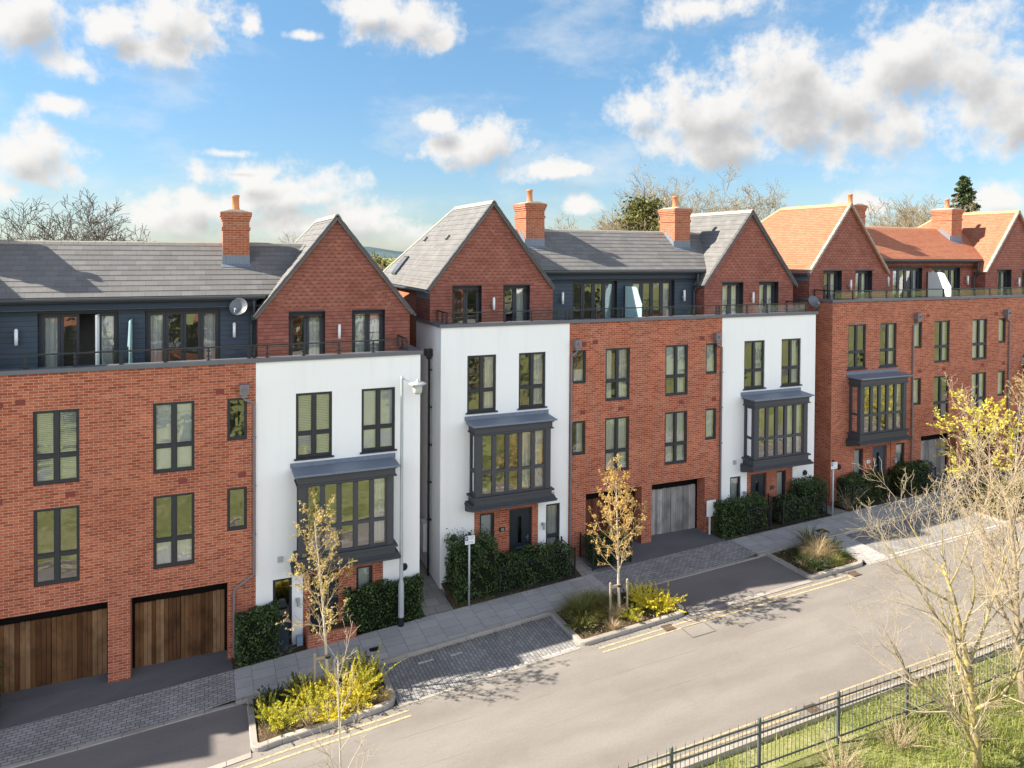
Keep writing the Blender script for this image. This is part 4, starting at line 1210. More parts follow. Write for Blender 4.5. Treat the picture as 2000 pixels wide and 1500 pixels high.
def railings():
    """vertical-bar fence along the grass on the near side of the road"""
    px = [6.55, 8.8, 11.04, 13.28, 15.42, 17.6, 19.8, 22.0, 24.2, 26.4, 28.6]; fy = lambda x: -10.75 - .025 * (x - 6) if x < 18 else -11.05 + .03 * (x - 18)
    T = empty('railing_fence', (px[0], fy(px[0]), zg(px[0])), 'dark metal railing fence along the grass beside the road', 'fence'); o = T.location.copy()
    for k, x in enumerate(px):
        q = MB(o); y = fy(x); z = zg(x); q.box(x - .03, x + .03, y - .03, y + .03, z - .1, z + 1.16); q.lathe((x, y, z + 1.16), [(.034, 0), (.034, .02), (.001, .05)], 8); q.build('post', M['fence_metal'], T)
    for xa, xb in zip(px[:-1], px[1:]):
        q = MB(o); n = 19; ya, yb2 = fy(xa), fy(xb); za, zb = zg(xa), zg(xb)
        for h in (.14, .84, 1.04):
            a = Vector((xa + .03, ya, za + h)); b = Vector((xb - .03, yb2, zb + h)); d = b - a
            q.obox((a + b) / 2, d.length, .012, .04, d.to_track_quat('X', 'Z'))
        for i in range(1, n + 1):
            t = i / (n + 1); x, y, z = xa + (xb - xa) * t, ya + (yb2 - ya) * t, za + (zb - za) * t
            hh = 1.18 if i % 2 else 1.02
            q.tube([(x, y, z + .05), (x, y, z + hh - .05), (x, y, z + hh)], [.0075, .0075, .002], 6)
        q.build('panel', M['fence_metal'], T)
railings()


def small_rail(pts, label, h=.95, every=.11):
    T = empty('garden_railing', (pts[0][0], pts[0][1], zg(pts[0][0])), label, 'railing', 'low black railings round the front gardens'); o = T.location.copy()
    q = MB(o)
    for (a, b) in zip(pts[:-1], pts[1:]):
        a = Vector(a + (zg(a[0]),)); b = Vector(b + (zg(b[0]),)); d = b - a; n = max(2, int(d.length / every))
        for hh in (.1, h): q.obox((a + b) / 2 + Vector((0, 0, hh)), d.length, .012, .035, d.to_track_quat('X', 'Z'))
        for i in range(1, n): p = a + d * (i / n); q.tube([p + Vector((0, 0, .02)), p + Vector((0, 0, h))], .007, 5)
    q.build('bars', M['black_metal'], T)
    for p in pts:
        q = MB(o); q.box(p[0] - .022, p[0] + .022, p[1] - .022, p[1] + .022, zg(p[0]) - .05, zg(p[0]) + h + .1); q.build('post', M['black_metal'], T)
small_rail([(8.9, -1.24), (11.72, -1.14), (11.72, -.12)], 'low black railing round the end of the long hedge by the door numbered 15')
small_rail([(12.5, -.1), (12.5, -1.02), (13.3, -1.02), (14.05, -1.0), (14.05, -.2)], 'low black railing boxed round the small square hedge')
small_rail([(20.5, -.12), (20.5, -.96), (19.3, -.98)], 'low black railing at the path end of the hedge by the grey garage')
small_rail([(21.15, -.12), (21.15, -.95), (23.45, -.94), (23.45, -.1)], 'low black railing in front of the hedge at the right white house')
small_rail([(24.95, -.12), (24.95, -.93), (26.9, -.92)], 'low black railing at the front of the red brick block\'s left garden')
small_rail([(28.0, -.12), (28.0, -.92), (29.9, -.92), (29.9, -.1)], 'low black railing round the clipped hedge by the far grey garage')


def dish(p, aim, wall, label):
    T = empty('satellite_dish', p, label, 'satellite dish', 'satellite dishes'); p = Vector(p); aim = Vector(aim).normalized()
    q = MB(p); q.lathe(p, [(.001, 0), (.07, .006), (.14, .02), (.21, .044), (.262, .07), (.272, .073), (.262, .062), (.175, .018), (.001, -.013)], 28, aim); q.build('reflector', M['dish_grey'], T, None, True)
    dn = (Vector((0, 0, -1)) - aim * (-aim.z)).normalized()
    q = MB(p); tip = p + aim * .34 + dn * .16; q.tube([p + dn * .28 + aim * .06, tip + dn * .1, tip], .012, 6); q.cyl(tip, tip - aim * .09, .03, 8); q.build('feed_arm', M['galvanised'], T)
    q = MB(p); q.tube([p - aim * .01, p - aim * .1, Vector(wall)], .02, 8); q.build('bracket', M['dish_grey'], T)
dish((.98, .5, 10.55), (-.35, -.9, .4), (1.2, .88, 10.42), 'grey satellite dish on the navy wall beside the left gable')
dish((24.3, .75, 10.2), (-.1, -.85, .42), (24.64, .8, 9.75), 'grey satellite dish on the left corner of the right brick block')

# side gates between the blocks
for (xa, xb, y, zt, z0, label) in ((6.28, 7.22, 5.2, 3.1, 1.1, 'dark red timber gate closing the passage beside the left white house'), (23.72, 24.62, 4.4, 3.4, 1.5, 'dark red timber gate in the passage left of the red brick block')):
    T = empty('side_gate', ((xa + xb) / 2, y, z0), label, 'gate', 'gates between the blocks'); o = T.location.copy()
    q = MB(o); n = 9; w = (xb - xa) / n
    for i in range(n): q.box(xa + i * w + .003, xa + (i + 1) * w - .003, y, y + .03, z0, zt)
    q.build('boards', M['dark_red'], T)
    for z in (z0 + .3, zt - .3):
        q = MB(o); q.box(xa, xb, y + .03, y + .07, z - .05, z + .05); q.build('ledge', M['dark_red'], T)
# low brick planter at the left porch
T = empty('brick_planter', (3.4, -1.5, .75), 'low brick planter wall at the foot of the left porch', 'planter'); o = T.location.copy()
q = MB(o); x0, x1, y0, y1, z0, z1 = 2.75, 4.15, -1.62, -1.05, .5, 1.14
q.box(x0, x1, y0, y0 + .1, z0, z1); q.box(x1 - .1, x1, y0 + .1, y1, z0, z1); q.box(x0, x0 + .1, y0 + .1, y1, z0, z1); q.build('wall', M['brick'], T)
q = MB(o); q.box(x0 + .1, x1 - .1, y0 + .1, y1, z0, z1 - .08); q.build('earth', M['soil'], T)

# wheelie bin by the side door of the left white house
bx, by, bz = 1.98, -1.32, zg(1.98) - .03
T = empty('wheelie_bin', (bx, by, bz), 'dark wheelie bin in front of the side door of the left white house', 'bin'); o = T.location.copy()
q = MB(o); q.prism([(by - .24, bz + .06), (by + .24, bz + .06), (by + .29, bz + .95), (by - .29, bz + .95)], 'x', bx - .25, bx + .25); q.box(bx - .28, bx + .28, by - .31, by + .31, bz + .93, bz + .97); q.build('body', M['door_navy'], T)
q = MB(o); q.prism([(by - .33, bz + .97), (by + .36, bz + .97), (by + .34, bz + 1.04), (by - .1, bz + 1.08), (by - .31, bz + 1.03)], 'x', bx - .29, bx + .29); q.cyl((bx - .24, by + .38, bz + .98), (bx + .24, by + .38, bz + .98), .018, 8); q.build('lid', M['pipe_black'], T)
for sx in (-.22, .22):
    q = MB(o); q.cyl((bx + sx - .025, by + .2, bz + .1), (bx + sx + .025, by + .2, bz + .1), .1, 14); q.build('wheel', M['pipe_black'], T)
# ------------------------------------------------------------------ planting
m_leaf('litter_dark', [(0.1, (.03, .024, .016)), (0.5, (.10, .075, .045)), (0.9, (.26, .19, .11))], 0.1)
NP = lambda seed: np.random.default_rng(seed)


def hedge(x0, x1, y0, y1, h, label, seed, mat='leaf_hedge', dens=950, lump=.07, name='hedge', grp='clipped hedges in the front gardens', rag=0.0, zb=None):
    rng = NP(seed); xm = (x0 + x1) / 2; z0 = (zg(xm) if zb is None else zb) - .02
    T = empty(name, (xm, (y0 + y1) / 2, z0), label, 'hedge' if name == 'hedge' else 'shrub', grp)
    L, D, H = x1 - x0, y1 - y0, h
    areas = np.array([L * H, L * H, D * H, D * H, L * D]); n = int(areas.sum() * dens)
    face = rng.choice(5, n, p=areas / areas.sum()); a, b = rng.random(n), rng.random(n); dep = rng.random(n) ** 1.5 * .16
    x = np.where(face == 2, dep, np.where(face == 3, L - dep, a * L)); y = np.where(face == 0, dep, np.where(face == 1, D - dep, np.where(face == 4, b * D, a * D)))
    z = np.where(face == 4, H - dep, b * H)
    ph = rng.uniform(0, 6, 6)
    bump = lump * (np.sin(x * 5.1 + ph[0]) * np.sin(z * 4.3 + ph[1]) + .7 * np.sin(y * 6.3 + ph[2] + x * 2.7) + .6 * np.sin(x * 11 + z * 9 + ph[3]))
    cx, cy, cz = x - L / 2, y - D / 2, z - H / 2
    k = 1 + bump / np.maximum(.35, np.sqrt((cx) ** 2 * .15 + cy ** 2 + cz ** 2))
    # round the top edges a little
    ex = np.clip((np.abs(cx) - (L / 2 - .2)) / .2, 0, 1); ey = np.clip((np.abs(cy) - (D / 2 - .2)) / .2, 0, 1); tz = np.clip((z - (H - .25)) / .25, 0, 1)
    z = z - .12 * tz * np.maximum(ex, ey) + bump * tz * .8 + rag * tz * np.abs(rng.normal(size=n)) * .5
    # the foot rises with the street
    xx = xm + cx * (1 + .0 * k); yy = (y0 + y1) / 2 + cy * k
    P = np.stack([xx + bump * .5 * (face >= 2) * (face <= 3) * np.sign(cx), yy, z0 + z + .0385 * cx], 1) - np.array([xm, (y0 + y1) / 2, z0])
    quads_obj('foliage', leaf_quads(P, .062, rng, .62), M[mat], T)
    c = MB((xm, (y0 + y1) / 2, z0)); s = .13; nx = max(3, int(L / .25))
    c.box(x0 + s, x1 - s, y0 + s, y1 - s, z0 - .1, z0 + H - s - .04); c.build('branches', M['hedge_core'], T)  # solid near-black box standing in for the hedge's dark inside, no modelled twigs
    return T


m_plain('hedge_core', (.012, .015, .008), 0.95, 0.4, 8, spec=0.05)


def rot_about(d, ang, az):
    a = d.orthogonal().normalized(); a.rotate(Quaternion(d, az))
    q = d.copy(); q.rotate(Quaternion(a, ang)); return q


def grow(spec, seed, base, d0):
    """recursive limbs; returns chains [(points, radii, level)] and twig tips"""
    r = random.Random(seed); chains = []; tips = []

    def go(p, d, L, rad, lev):
        n = spec['seg'][lev]; pts = [p.copy()]; rr = [rad]; step = L / n
        for i in range(n):
            d = (d + Vector((r.gauss(0, 1), r.gauss(0, 1), r.gauss(0, 1))) * spec['wander'][lev] + Vector((0, 0, spec['up'][lev]))).normalized()
            p = p + d * step; pts.append(p.copy()); rr.append(max(spec['rmin'], rad * (1 - spec['taper'][lev] * (i + 1) / n)))
        chains.append((pts, rr, lev))
        if lev + 1 < len(spec['seg']):
            k = spec['kids'][lev]; k = k if isinstance(k, int) else r.randint(*k)
            az0 = r.uniform(0, 6.28)
            for c in range(k):
                t = spec['start'][lev] + (1 - spec['start'][lev]) * (c + r.uniform(.1, .9)) / k
                f = t * n; i = min(n - 1, int(f)); q = pts[i].lerp(pts[i + 1], f - i)
                dd = (pts[i + 1] - pts[i]).normalized()
                ang = R(r.uniform(*spec['ang'][lev]))
                nd = rot_about(dd, ang, az0 + c * 2.4 + r.uniform(-.5, .5))
                go(q, nd, L * r.uniform(*spec['len'][lev]) * (1 - spec['short'][lev] * t), max(spec['rmin'], rr[i] * spec['rk'][lev]), lev + 1)
        tips.append((pts, lev))
    go(Vector(base), Vector(d0).normalized(), spec['L'], spec['R'], 0)
    return chains, tips


def tree_parts(T, o, chains, split, mats, names=('trunk', 'crown'), sides=(8, 6, 4, 3, 3, 3)):
    for nm, sel in ((names[0], lambda l: l < split), (names[1], lambda l: l >= split)):
        m = MB(o)
        for pts, rr, lev in chains:
            if sel(lev): m.tube(pts, rr, sides[min(lev, len(sides) - 1)], lev < 1)
        if m.v: m.build(nm, M[mats[0 if nm == names[0] else 1]], T, None, True)


def leaf_points(tips, levels, per, rng, spread, frm=0.0):
    P = []
    for pts, lev in tips:
        if lev not in levels: continue
        n = len(pts) - 1
        for _ in range(per if isinstance(per, int) else rng.poisson(per)):
            f = (frm + (1 - frm) * rng.random()) * n; i = min(n - 1, int(f)); q = pts[i].lerp(pts[i + 1], f - i)
            P.append((q.x, q.y, q.z))
    P = np.array(P); return P + rng.normal(size=P.shape) * spread


def street_tree(x, y, h, label, seed, mat, per, wide=1.0, stakes=((-.33, 0),), lean=(0, 0)):
    z = zg(x) - .05; T = empty('street_tree', (x, y, z), label, 'tree', 'young street trees in the kerb beds'); o = Vector((x, y, z))
    spec = dict(L=h, R=.052, seg=[9, 6, 4, 2], wander=[.035, .09, .14, .2], up=[.04, .10, .06, .0], taper=[.85, .8, .8, .6], rmin=.0032,
                kids=[30, 6, 4], start=[.30, .2, .15], ang=[(38, 66), (25, 60), (30, 65)], len=[(.24 * wide, .36 * wide), (.26, .44), (.3, .55)], short=[.62, .5, .4], rk=[.42, .6, .65])
    ch, tips = grow(spec, seed, o, (lean[0], lean[1], 1))
    tree_parts(T, o, ch, 1, ('bark_pale', 'twig_gold'), sides=(9, 5, 4, 3))
    rng = NP(seed); P = leaf_points(tips, (1, 2, 3), per, rng, .022, .25) - np.array(o)
    quads_obj('leaves', leaf_quads(P, .05, rng, .65, .5), M[mat], T)
    for k, (sx, sy) in enumerate(stakes):
        S = empty('tree_stake', (x + sx, y + sy, z), STAKES.pop(0), 'stake', 'wooden tree stakes'); so = S.location.copy()
        q = MB(so); q.tube([(x + sx, y + sy, z - .1), (x + sx, y + sy, z + 1.12), (x + sx, y + sy, z + 1.15)], [.036, .036, .02], 10); q.build('post', M['stake_wood'], S)
        if k == 0:
            q = MB(so); q.box(min(x, x + sx), max(x, x + sx) + .05, y + sy - .022, y + sy + .022, z + .96, z + 1.04); q.build('crossbar', M['stake_wood'], S)
            q = MB(so); q.lathe((x, y, z + 1.0), [(.07, -.03), (.075, 0), (.07, .03)], 10); q.build('strap', M['pipe_black'], S)
m_plain('twig_gold', (.44, .34, .19), 0.9, 0.25, 3)
STAKES = ['wooden stake with a crossbar tied to the tree in the left bed', 'wooden stake with a crossbar tied to the tree in the middle bed', 'plain wooden stake on the right of the tree in the middle bed']
street_tree(2.96, -3.95, 4.5, 'slender young tree with pale gold buds in the left kerb bed', 13, 'leaf_gold', 2.7, 1.35, ((-.33, 0),), (0.0, 0))
street_tree(11.74, -4.0, 4.2, 'leafy amber young tree between two stakes in the middle kerb bed', 21, 'leaf_amber', 4.6, 1.55, ((-.32, 0), (.3, .03)), (-.02, 0))


def sprays(x, y, r, h, label, seed, mat, name='shrub', cat='shrub', n=60, per=70, size=.05, up=.6, stem='twig', grp=None, aspect=.45):
    """arching feathery shoots from one crown"""
    rng = NP(seed); rr = random.Random(seed); z = zg(x) - .06; T = empty(name, (x, y, z), label, cat, grp); o = Vector((x, y, z)); m = MB(o); P = []; Dr = []
    for k in range(n):
        az = rr.uniform(0, 6.283); t = rr.random() ** .6; d = Vector((math.cos(az) * t, math.sin(az) * t, up + rr.uniform(0, .5))).normalized(); L = (h * 1.05 if d.z > .75 else r * 1.15) * rr.uniform(.6, 1.1)
        p = o + Vector((math.cos(az), math.sin(az), 0)) * r * .25 * rr.random(); pts = [p.copy()]
        for i in range(6):
            d = (d + Vector((rr.gauss(0, .08), rr.gauss(0, .08), -.07))).normalized(); p = p + d * L / 6; pts.append(p.copy())
        m.tube(pts, [.006 - .0007 * i for i in range(7)], 3, False)
        for _ in range(per):
            f = (.12 + .88 * rr.random()) * 6; i = min(5, int(f)); q = pts[i].lerp(pts[i + 1], f - i); w = .055 * (1.15 - f / 6)
            P.append((q.x + rr.gauss(0, w), q.y + rr.gauss(0, w), max(z + .02, q.z + rr.gauss(0, w * .6)))); dd = (pts[i + 1] - pts[i]).normalized(); Dr.append((dd.x, dd.y, dd.z))
    m.build('stems', M[stem], T); P = np.array(P) - np.array(o)
    quads_obj('foliage', leaf_quads(P, size, rng, aspect, .4, 0.1, np.array(Dr)), M[mat], T)


def tuft(x, y, r, h, label, seed, mat='dry_grass', n=420, w=.008, name='grass_tuft', cat='ornamental grass', grp='tufts of ornamental grass', spread=.7, dz=-.06):
    rng = NP(seed); z = zg(x) + dz; V = []
    for k in range(n):
        az = rng.uniform(0, 6.283); L = h * rng.uniform(.55, 1.15); out = spread * rng.random() ** .7; b = np.array([math.cos(az) * r * .25 * rng.random(), math.sin(az) * r * .25 * rng.random(), 0.0])
        d = np.array([math.cos(az) * out, math.sin(az) * out, 1.0]); d /= np.linalg.norm(d); s = np.array([-math.sin(az + rng.normal() * .6), math.cos(az), 0]) * w
        p = b; ns = 3
        for i in range(ns):
            q = p + d * L / ns; ww = s * (1 - i / ns); w2 = s * (1 - (i + 1) / ns + .05)
            V += [p - ww, p + ww, q + w2, q - w2]; p = q; d = d + np.array([math.cos(az), math.sin(az), -.9]) * .22 * (1 + out); d /= np.linalg.norm(d)
    o = quads_obj(name, np.array(V), M[mat], None, (x, y, z)); tag(o, label, cat, grp)


# left bed
sprays(2.55, -4.6, .75, .75, 'bright yellow feathery shrub left of the tree in the left bed', 1, 'leaf_yellow', n=46, grp='yellow shrubs in the kerb beds')
sprays(3.35, -4.35, .8, .95, 'tall bright yellow shrub right of the tree in the left bed', 2, 'leaf_bright', n=60, up=.8, grp='yellow shrubs in the kerb beds')
sprays(3.95, -4.2, .7, 1.05, 'upright yellow shrub at the right end of the left bed', 3, 'leaf_yellow', n=40, up=.9, grp='yellow shrubs in the kerb beds')
sprays(1.75, -4.75, .6, .65, 'yellow-green shrub at the left front corner of the left bed', 4, 'leaf_yellow', n=34, grp='yellow shrubs in the kerb beds')
sprays(2.95, -4.95, .55, .45, 'low yellow shrub at the front edge of the left bed', 5, 'leaf_bright', n=30, up=.4, grp='yellow shrubs in the kerb beds')
sprays(1.6, -3.9, .55, .5, 'dark olive shrub at the back left of the left bed', 6, 'leaf_dark', n=40, stem='bark_dark', grp='dark shrubs in the kerb beds')
sprays(2.25, -3.7, .5, .55, 'dark green shrub against the pavement in the left bed', 7, 'leaf_olive', n=40, stem='bark_dark', grp='dark shrubs in the kerb beds')
sprays(3.9, -3.6, .55, .7, 'olive shrub at the back right of the left bed', 8, 'leaf_olive', n=34, stem='bark_dark', grp='dark shrubs in the kerb beds')
tuft(2.3, -5.0, .4, .45, 'pale dry grass tuft at the front left of the left bed', 9)
tuft(4.25, -4.85, .35, .35, 'pale dry grass tuft at the front right corner of the left bed', 10, n=260)
sprays(1.45, -4.3, .55, .6, 'yellow-green shrub near the drive side of the left bed', 26, 'leaf_yellow', n=34, grp='yellow shrubs in the kerb beds')
sprays(3.6, -4.75, .6, .55, 'low bright yellow shrub at the front right of the left bed', 27, 'leaf_bright', n=40, up=.5, grp='yellow shrubs in the kerb beds')
sprays(2.45, -4.15, .6, .7, 'golden shrub at the foot of the tree in the left bed', 28, 'leaf_bright', n=40, up=.6, grp='yellow shrubs in the kerb beds')
# middle bed
sprays(13.2, -4.15, .7, .6, 'golden yellow shrub at the right front corner of the middle bed', 29, 'leaf_bright', n=50, up=.45, grp='yellow shrubs in the kerb beds')
sprays(10.4, -3.9, .55, .5, 'yellowish green shrub at the left front of the middle bed', 23, 'leaf_olive', n=50, up=.5, grp='dark shrubs in the kerb beds')
tuft(10.65, -3.6, .7, .95, 'large olive green grass clump at the left of the middle bed', 11, 'leaf_olive', 1500, .009, spread=.9)
tuft(11.3, -3.4, .6, .85, 'olive grass clump behind the tree in the middle bed', 12, 'leaf_olive', 1100, .009, spread=.9)
tuft(11.55, -4.1, .3, .7, 'straw-coloured dry grass at the foot of the middle bed tree', 13, 'dry_grass', 260, .006, spread=.45)
tuft(11.2, -4.55, .25, .45, 'small straw-coloured tuft at the front of the middle bed', 14, 'dry_grass', 200, .006)
tuft(12.1, -4.5, .3, .28, 'low brown dry tuft beside the lime shrub in the middle bed', 15, 'dry_grass', 240, .006)
sprays(12.85, -3.8, .85, .75, 'spreading golden yellow shrub at the right of the middle bed', 16, 'leaf_bright', n=70, up=.5, grp='yellow shrubs in the kerb beds')
sprays(12.1, -4.25, .4, .42, 'small lime green shrub right of the middle bed tree', 17, 'leaf_yellow', n=26, grp='yellow shrubs in the kerb beds')
sprays(12.4, -3.3, .4, .4, 'dark shrub at the back of the middle bed', 18, 'leaf_dark', n=26, stem='bark_dark', grp='dark shrubs in the kerb beds')
# right bed
tuft(20.35, -3.5, .85, .85, 'large pale dry grass mound beside the spiky plant', 19, 'dry_grass', 900, .007, spread=1.0)
tuft(19.7, -3.4, .65, .6, 'green grass mound at the left of the spiky plant bed', 20, 'leaf_dark', 600, .008, spread=1.0)
tuft(20.3, -4.2, .8, .5, 'low green ground plant at the front of the spiky plant bed', 24, 'leaf_olive', 700, .009, spread=1.2)
tuft(20.95, -3.95, .6, .5, 'low green plant at the right front of the spiky plant bed', 25, 'leaf_dark', 400, .009, spread=1.2)
tuft(20.55, -2.95, .6, 1.0, 'spiky green yucca-like plant at the back of its bed', 22, 'leaf_ivy', 130, .03, 'spiky_plant', 'plant', None, .8)


def cover_stuff(name, x0, x1, y0, y1, n, size, mat, seed, hmax=.08, zf=None, up=0):
    rng = NP(seed); P = np.stack([rng.uniform(x0, x1, n), rng.uniform(y0, y1, n), rng.random(n) * hmax], 1); P[:, 2] += np.array([(zf or (lambda x, y: zg(x) - .05))(a, b) for a, b in P[:, :2]])
    o = quads_obj(name, leaf_quads(P, size, rng, .5, .5, up), M[mat]); tag(o, kind='stuff')
for i, (a, b) in enumerate(BED):
    cover_stuff('ground_cover', a + .2, b - .25, yo((a + b) / 2) + .25, yf((a + b) / 2) - .1, 1500, .06, 'leaf_olive' if i % 2 else 'leaf_dark', 60 + i, .12)
    cover_stuff('leaf_litter', a + .2, b - .25, yo((a + b) / 2) + .2, yf((a + b) / 2) - .1, 1600, .05, 'dry_grass', 70 + i, .06)

sprays(19.55, -4.15, .6, .45, 'dark leafy shrub at the left front of the spiky plant bed', 31, 'leaf_dark', n=60, up=.5, stem='bark_dark', grp='dark shrubs in the kerb beds')
sprays(21.0, -3.3, .5, .6, 'dark green shrub at the right back of the spiky plant bed', 32, 'leaf_dark', n=46, up=.7, stem='bark_dark', grp='dark shrubs in the kerb beds')
tuft(19.95, -3.75, .6, .6, 'tawny grass clump at the centre left of the spiky plant bed', 33, 'dry_grass', 700, .008, spread=.95)
sprays(32.0, -3.6, .9, .9, 'yellow-green bush in the far bed under the pale budding tree', 34, 'leaf_yellow', n=60, up=.6, grp='yellow shrubs in the kerb beds')
# hedges
hedge(-6.3, -4.78, -2.0, -1.1, 1.35, 'dark clipped hedge at the far left edge beside the brown garage doors', 30)
hedge(.82, 1.98, -1.74, -1.08, 1.42, 'square dark hedge between the brown garage doors and the left white house', 31)
hedge(3.85, 6.28, -1.42, -1.05, 1.35, 'hedge behind the street lamp at the left white house', 32, 'leaf_hedge')
hedge(7.42, 8.9, -1.22, -.12, 1.75, 'tall ragged end of the long hedge behind the parking sign pole', 33, rag=.35, lump=.11)
hedge(8.75, 11.6, -1.16, -.22, 1.05, 'long dark hedge under the door numbered 15', 34, rag=.1)
hedge(12.6, 13.98, -.95, -.2, 1.05, 'small square hedge boxed by railings beside the red-brown garage door', 35)
hedge(18.22, 20.4, -.95, -.3, 1.3, 'dark hedge beside the white board and grey garage door', 36, rag=.12)
hedge(21.25, 22.3, -.88, -.15, 1.0, 'short hedge under the side window of the right white house', 37)
hedge(22.25, 23.5, -.95, -.15, 1.45, 'tall hedge at the right corner of the right white house', 38, rag=.15)
hedge(24.9, 26.0, -.9, -.1, 1.2, 'dark hedge at the left corner of the red brick block', 39, rag=.12)
hedge(25.95, 27.15, -.9, -.1, 1.15, 'olive hedge left of the slate-coloured front door path', 40, 'leaf_hedge_light', rag=.1)
hedge(28.0, 28.75, -.85, -.05, 1.15, 'rounded yellow-green hedge right of the slate-coloured front door', 41, 'leaf_hedge_light')
hedge(28.6, 29.85, -.86, -.1, 1.25, 'clipped dark hedge in front of the far grey garage door', 42)
hedge(29.4, 31.6, -3.9, -2.7, .85, 'low dark shrub mound in the bed under the yellow tree', 43, 'leaf_hedge_light', name='shrub', grp=None, rag=.2)
m_leaf('leaf_grey', [(0.15, (.06, .07, .06)), (0.5, (.12, .14, .12)), (0.9, (.2, .22, .19))], 0.25)
sprays(2.05, -1.45, .4, .5, 'grey-leaved plant at the foot of the square left hedge', 44, 'leaf_grey', n=30, up=.7, stem='bark_dark')

sprays(24.9, -.75, .4, 1.2, 'grey-pink wispy shrub by the left corner of the red brick block', 45, 'dry_grass', n=26, per=30, up=1.2)
sprays(3.35, -1.3, .4, .3, 'small yellow-flowered plant in the brick planter', 46, 'leaf_dark', n=24, stem='bark_dark')


# ------------------------------------------------------------------ big trees
def bare_tree(x, y, z, h, label, seed, mats, spec_over=None, lean=(0, 0), bud=None, name='bare_tree', grp=None, per=0, leaf_size=.05):
    T = empty(name, (x, y, z), label, 'tree', grp); o = Vector((x, y, z))
    spec = dict(L=h * .62, R=h * .02, seg=[7, 6, 5, 4, 3], wander=[.06, .1, .13, .16, .2], up=[.05, .07, .07, .06, .04], taper=[.72, .78, .8, .8, .6], rmin=.004,
                kids=[9, 6, 5, 4], start=[.3, .22, .2, .2], ang=[(25, 55), (25, 55), (25, 55), (25, 55)], len=[(.55, .85), (.45, .7), (.45, .7), (.45, .7)], short=[.35, .35, .3, .3], rk=[.6, .6, .6, .65])
    spec.update(spec_over or {}); ch, tips = grow(spec, seed, o, (lean[0], lean[1], 1))
    tree_parts(T, o, ch, 2, mats, ('trunk', 'crown'), (9, 7, 4, 3, 3))
    if bud:
        rng = NP(seed); n = len(spec['seg']); P = leaf_points(tips, (n - 1, n - 2), per, rng, .02, .2) - np.array(o)
        quads_obj('leaves', leaf_quads(P, leaf_size, rng, .6, .5), M[bud], T)  # bud quads on the bare trees, true leaves only on the yellow tree
    return T


# foreground trees on the grass, right
bare_tree(15.3, -12.8, zg(15.3) - .1, 7.4, 'large many-stemmed bare tree with yellow lichen on its trunk, right foreground', 5, ('bark_lichen', 'twig'),
          dict(L=4.9, R=.098, seg=[7, 7, 6, 4, 3], kids=[13, 8, 6, 3], start=[.06, .15, .15, .15], ang=[(20, 48), (20, 45), (22, 50), (25, 50)], len=[(.5, .8), (.42, .66), (.42, .66), (.4, .7)], short=[.38, .3, .3, .3], rk=[.55, .55, .55, .6], rmin=.0027, up=[.04, .07, .07, .06, .03]), (-.08, .02), 'bud', per=.8, leaf_size=.022)
bare_tree(18.3, -11.9, zg(18.3) - .1, 7.2, 'pale-trunked bare tree at the right edge behind the railings', 8, ('bark_tan', 'twig_red'),
          dict(L=5.2, R=.09, kids=[13, 8, 6, 3], start=[.2, .15, .15, .15], ang=[(20, 50), (20, 48), (22, 50), (25, 50)], len=[(.5, .8), (.42, .65), (.42, .65), (.4, .7)], rmin=.0034), (.02, 0), 'leaf_gold', per=2.2, leaf_size=.032)
bare_tree(17.0, -14.0, zg(17.0) - .1, 5.6, 'low spreading bare bush with yellowed stems in the bottom right corner', 9, ('bark_lichen', 'twig'),
          dict(L=3.6, R=.07, kids=[12, 6, 4, 3], start=[.05, .15, .15, .15], ang=[(30, 65), (20, 48), (22, 50), (25, 50)], len=[(.6, .95), (.42, .65), (.42, .65), (.4, .7)], rmin=.0045), (-.05, 0), 'bud', per=.5, leaf_size=.02)
bare_tree(2.05, -11.6, zg(2.05) - .1, 5.3, 'thin pale bare sapling in the foreground in front of the left bed', 11, ('bark_pale', 'twig_red'),
          dict(L=5.15, R=.032, seg=[10, 5, 4, 3], wander=[.03, .09, .12, .16], up=[.03, .12, .1, .06], taper=[.8, .8, .8, .6], kids=[17, 5, 3], start=[.34, .25, .2], ang=[(28, 50), (28, 50), (28, 50)], len=[(.2, .38), (.3, .5), (.35, .55)], short=[.55, .4, .3], rk=[.5, .55, .6], rmin=.0028), (.03, .0), 'bud', per=.5, leaf_size=.018, name='bare_sapling')
# yellow tree at the far end of the street
bare_tree(29.9, -2.95, zg(29.9) - .1, 4.6, 'small tree in bright yellow leaf in front of the red brick block', 17, ('bark_grey', 'twig_gold'),
          dict(L=3.9, R=.05, kids=[16, 6, 4], seg=[7, 5, 4, 3], wander=[.05, .1, .14, .16], up=[.05, .06, .05, .03], taper=[.8, .8, .8, .6], start=[.3, .2, .2], ang=[(40, 75), (28, 50), (28, 50)], len=[(.42, .68), (.38, .58), (.38, .58)], short=[.4, .4, .3], rk=[.5, .55, .6], rmin=.004), (0, 0), 'leaf_lemon', per=10, leaf_size=.085, name='yellow_tree')
bare_tree(33.4, -3.3, zg(33.4) - .1, 5.4, 'pale budding street tree beyond the small yellow tree', 18, ('bark_pale', 'twig_gold'),
          dict(L=4.6, R=.06, kids=[16, 6, 5, 3], seg=[7, 5, 4, 3, 2], start=[.3, .2, .2, .2], ang=[(25, 55), (25, 50), (25, 50), (25, 50)], len=[(.4, .6), (.4, .6), (.4, .6), (.4, .6)], rmin=.005), (0, 0), 'leaf_gold', per=1.5, leaf_size=.05)
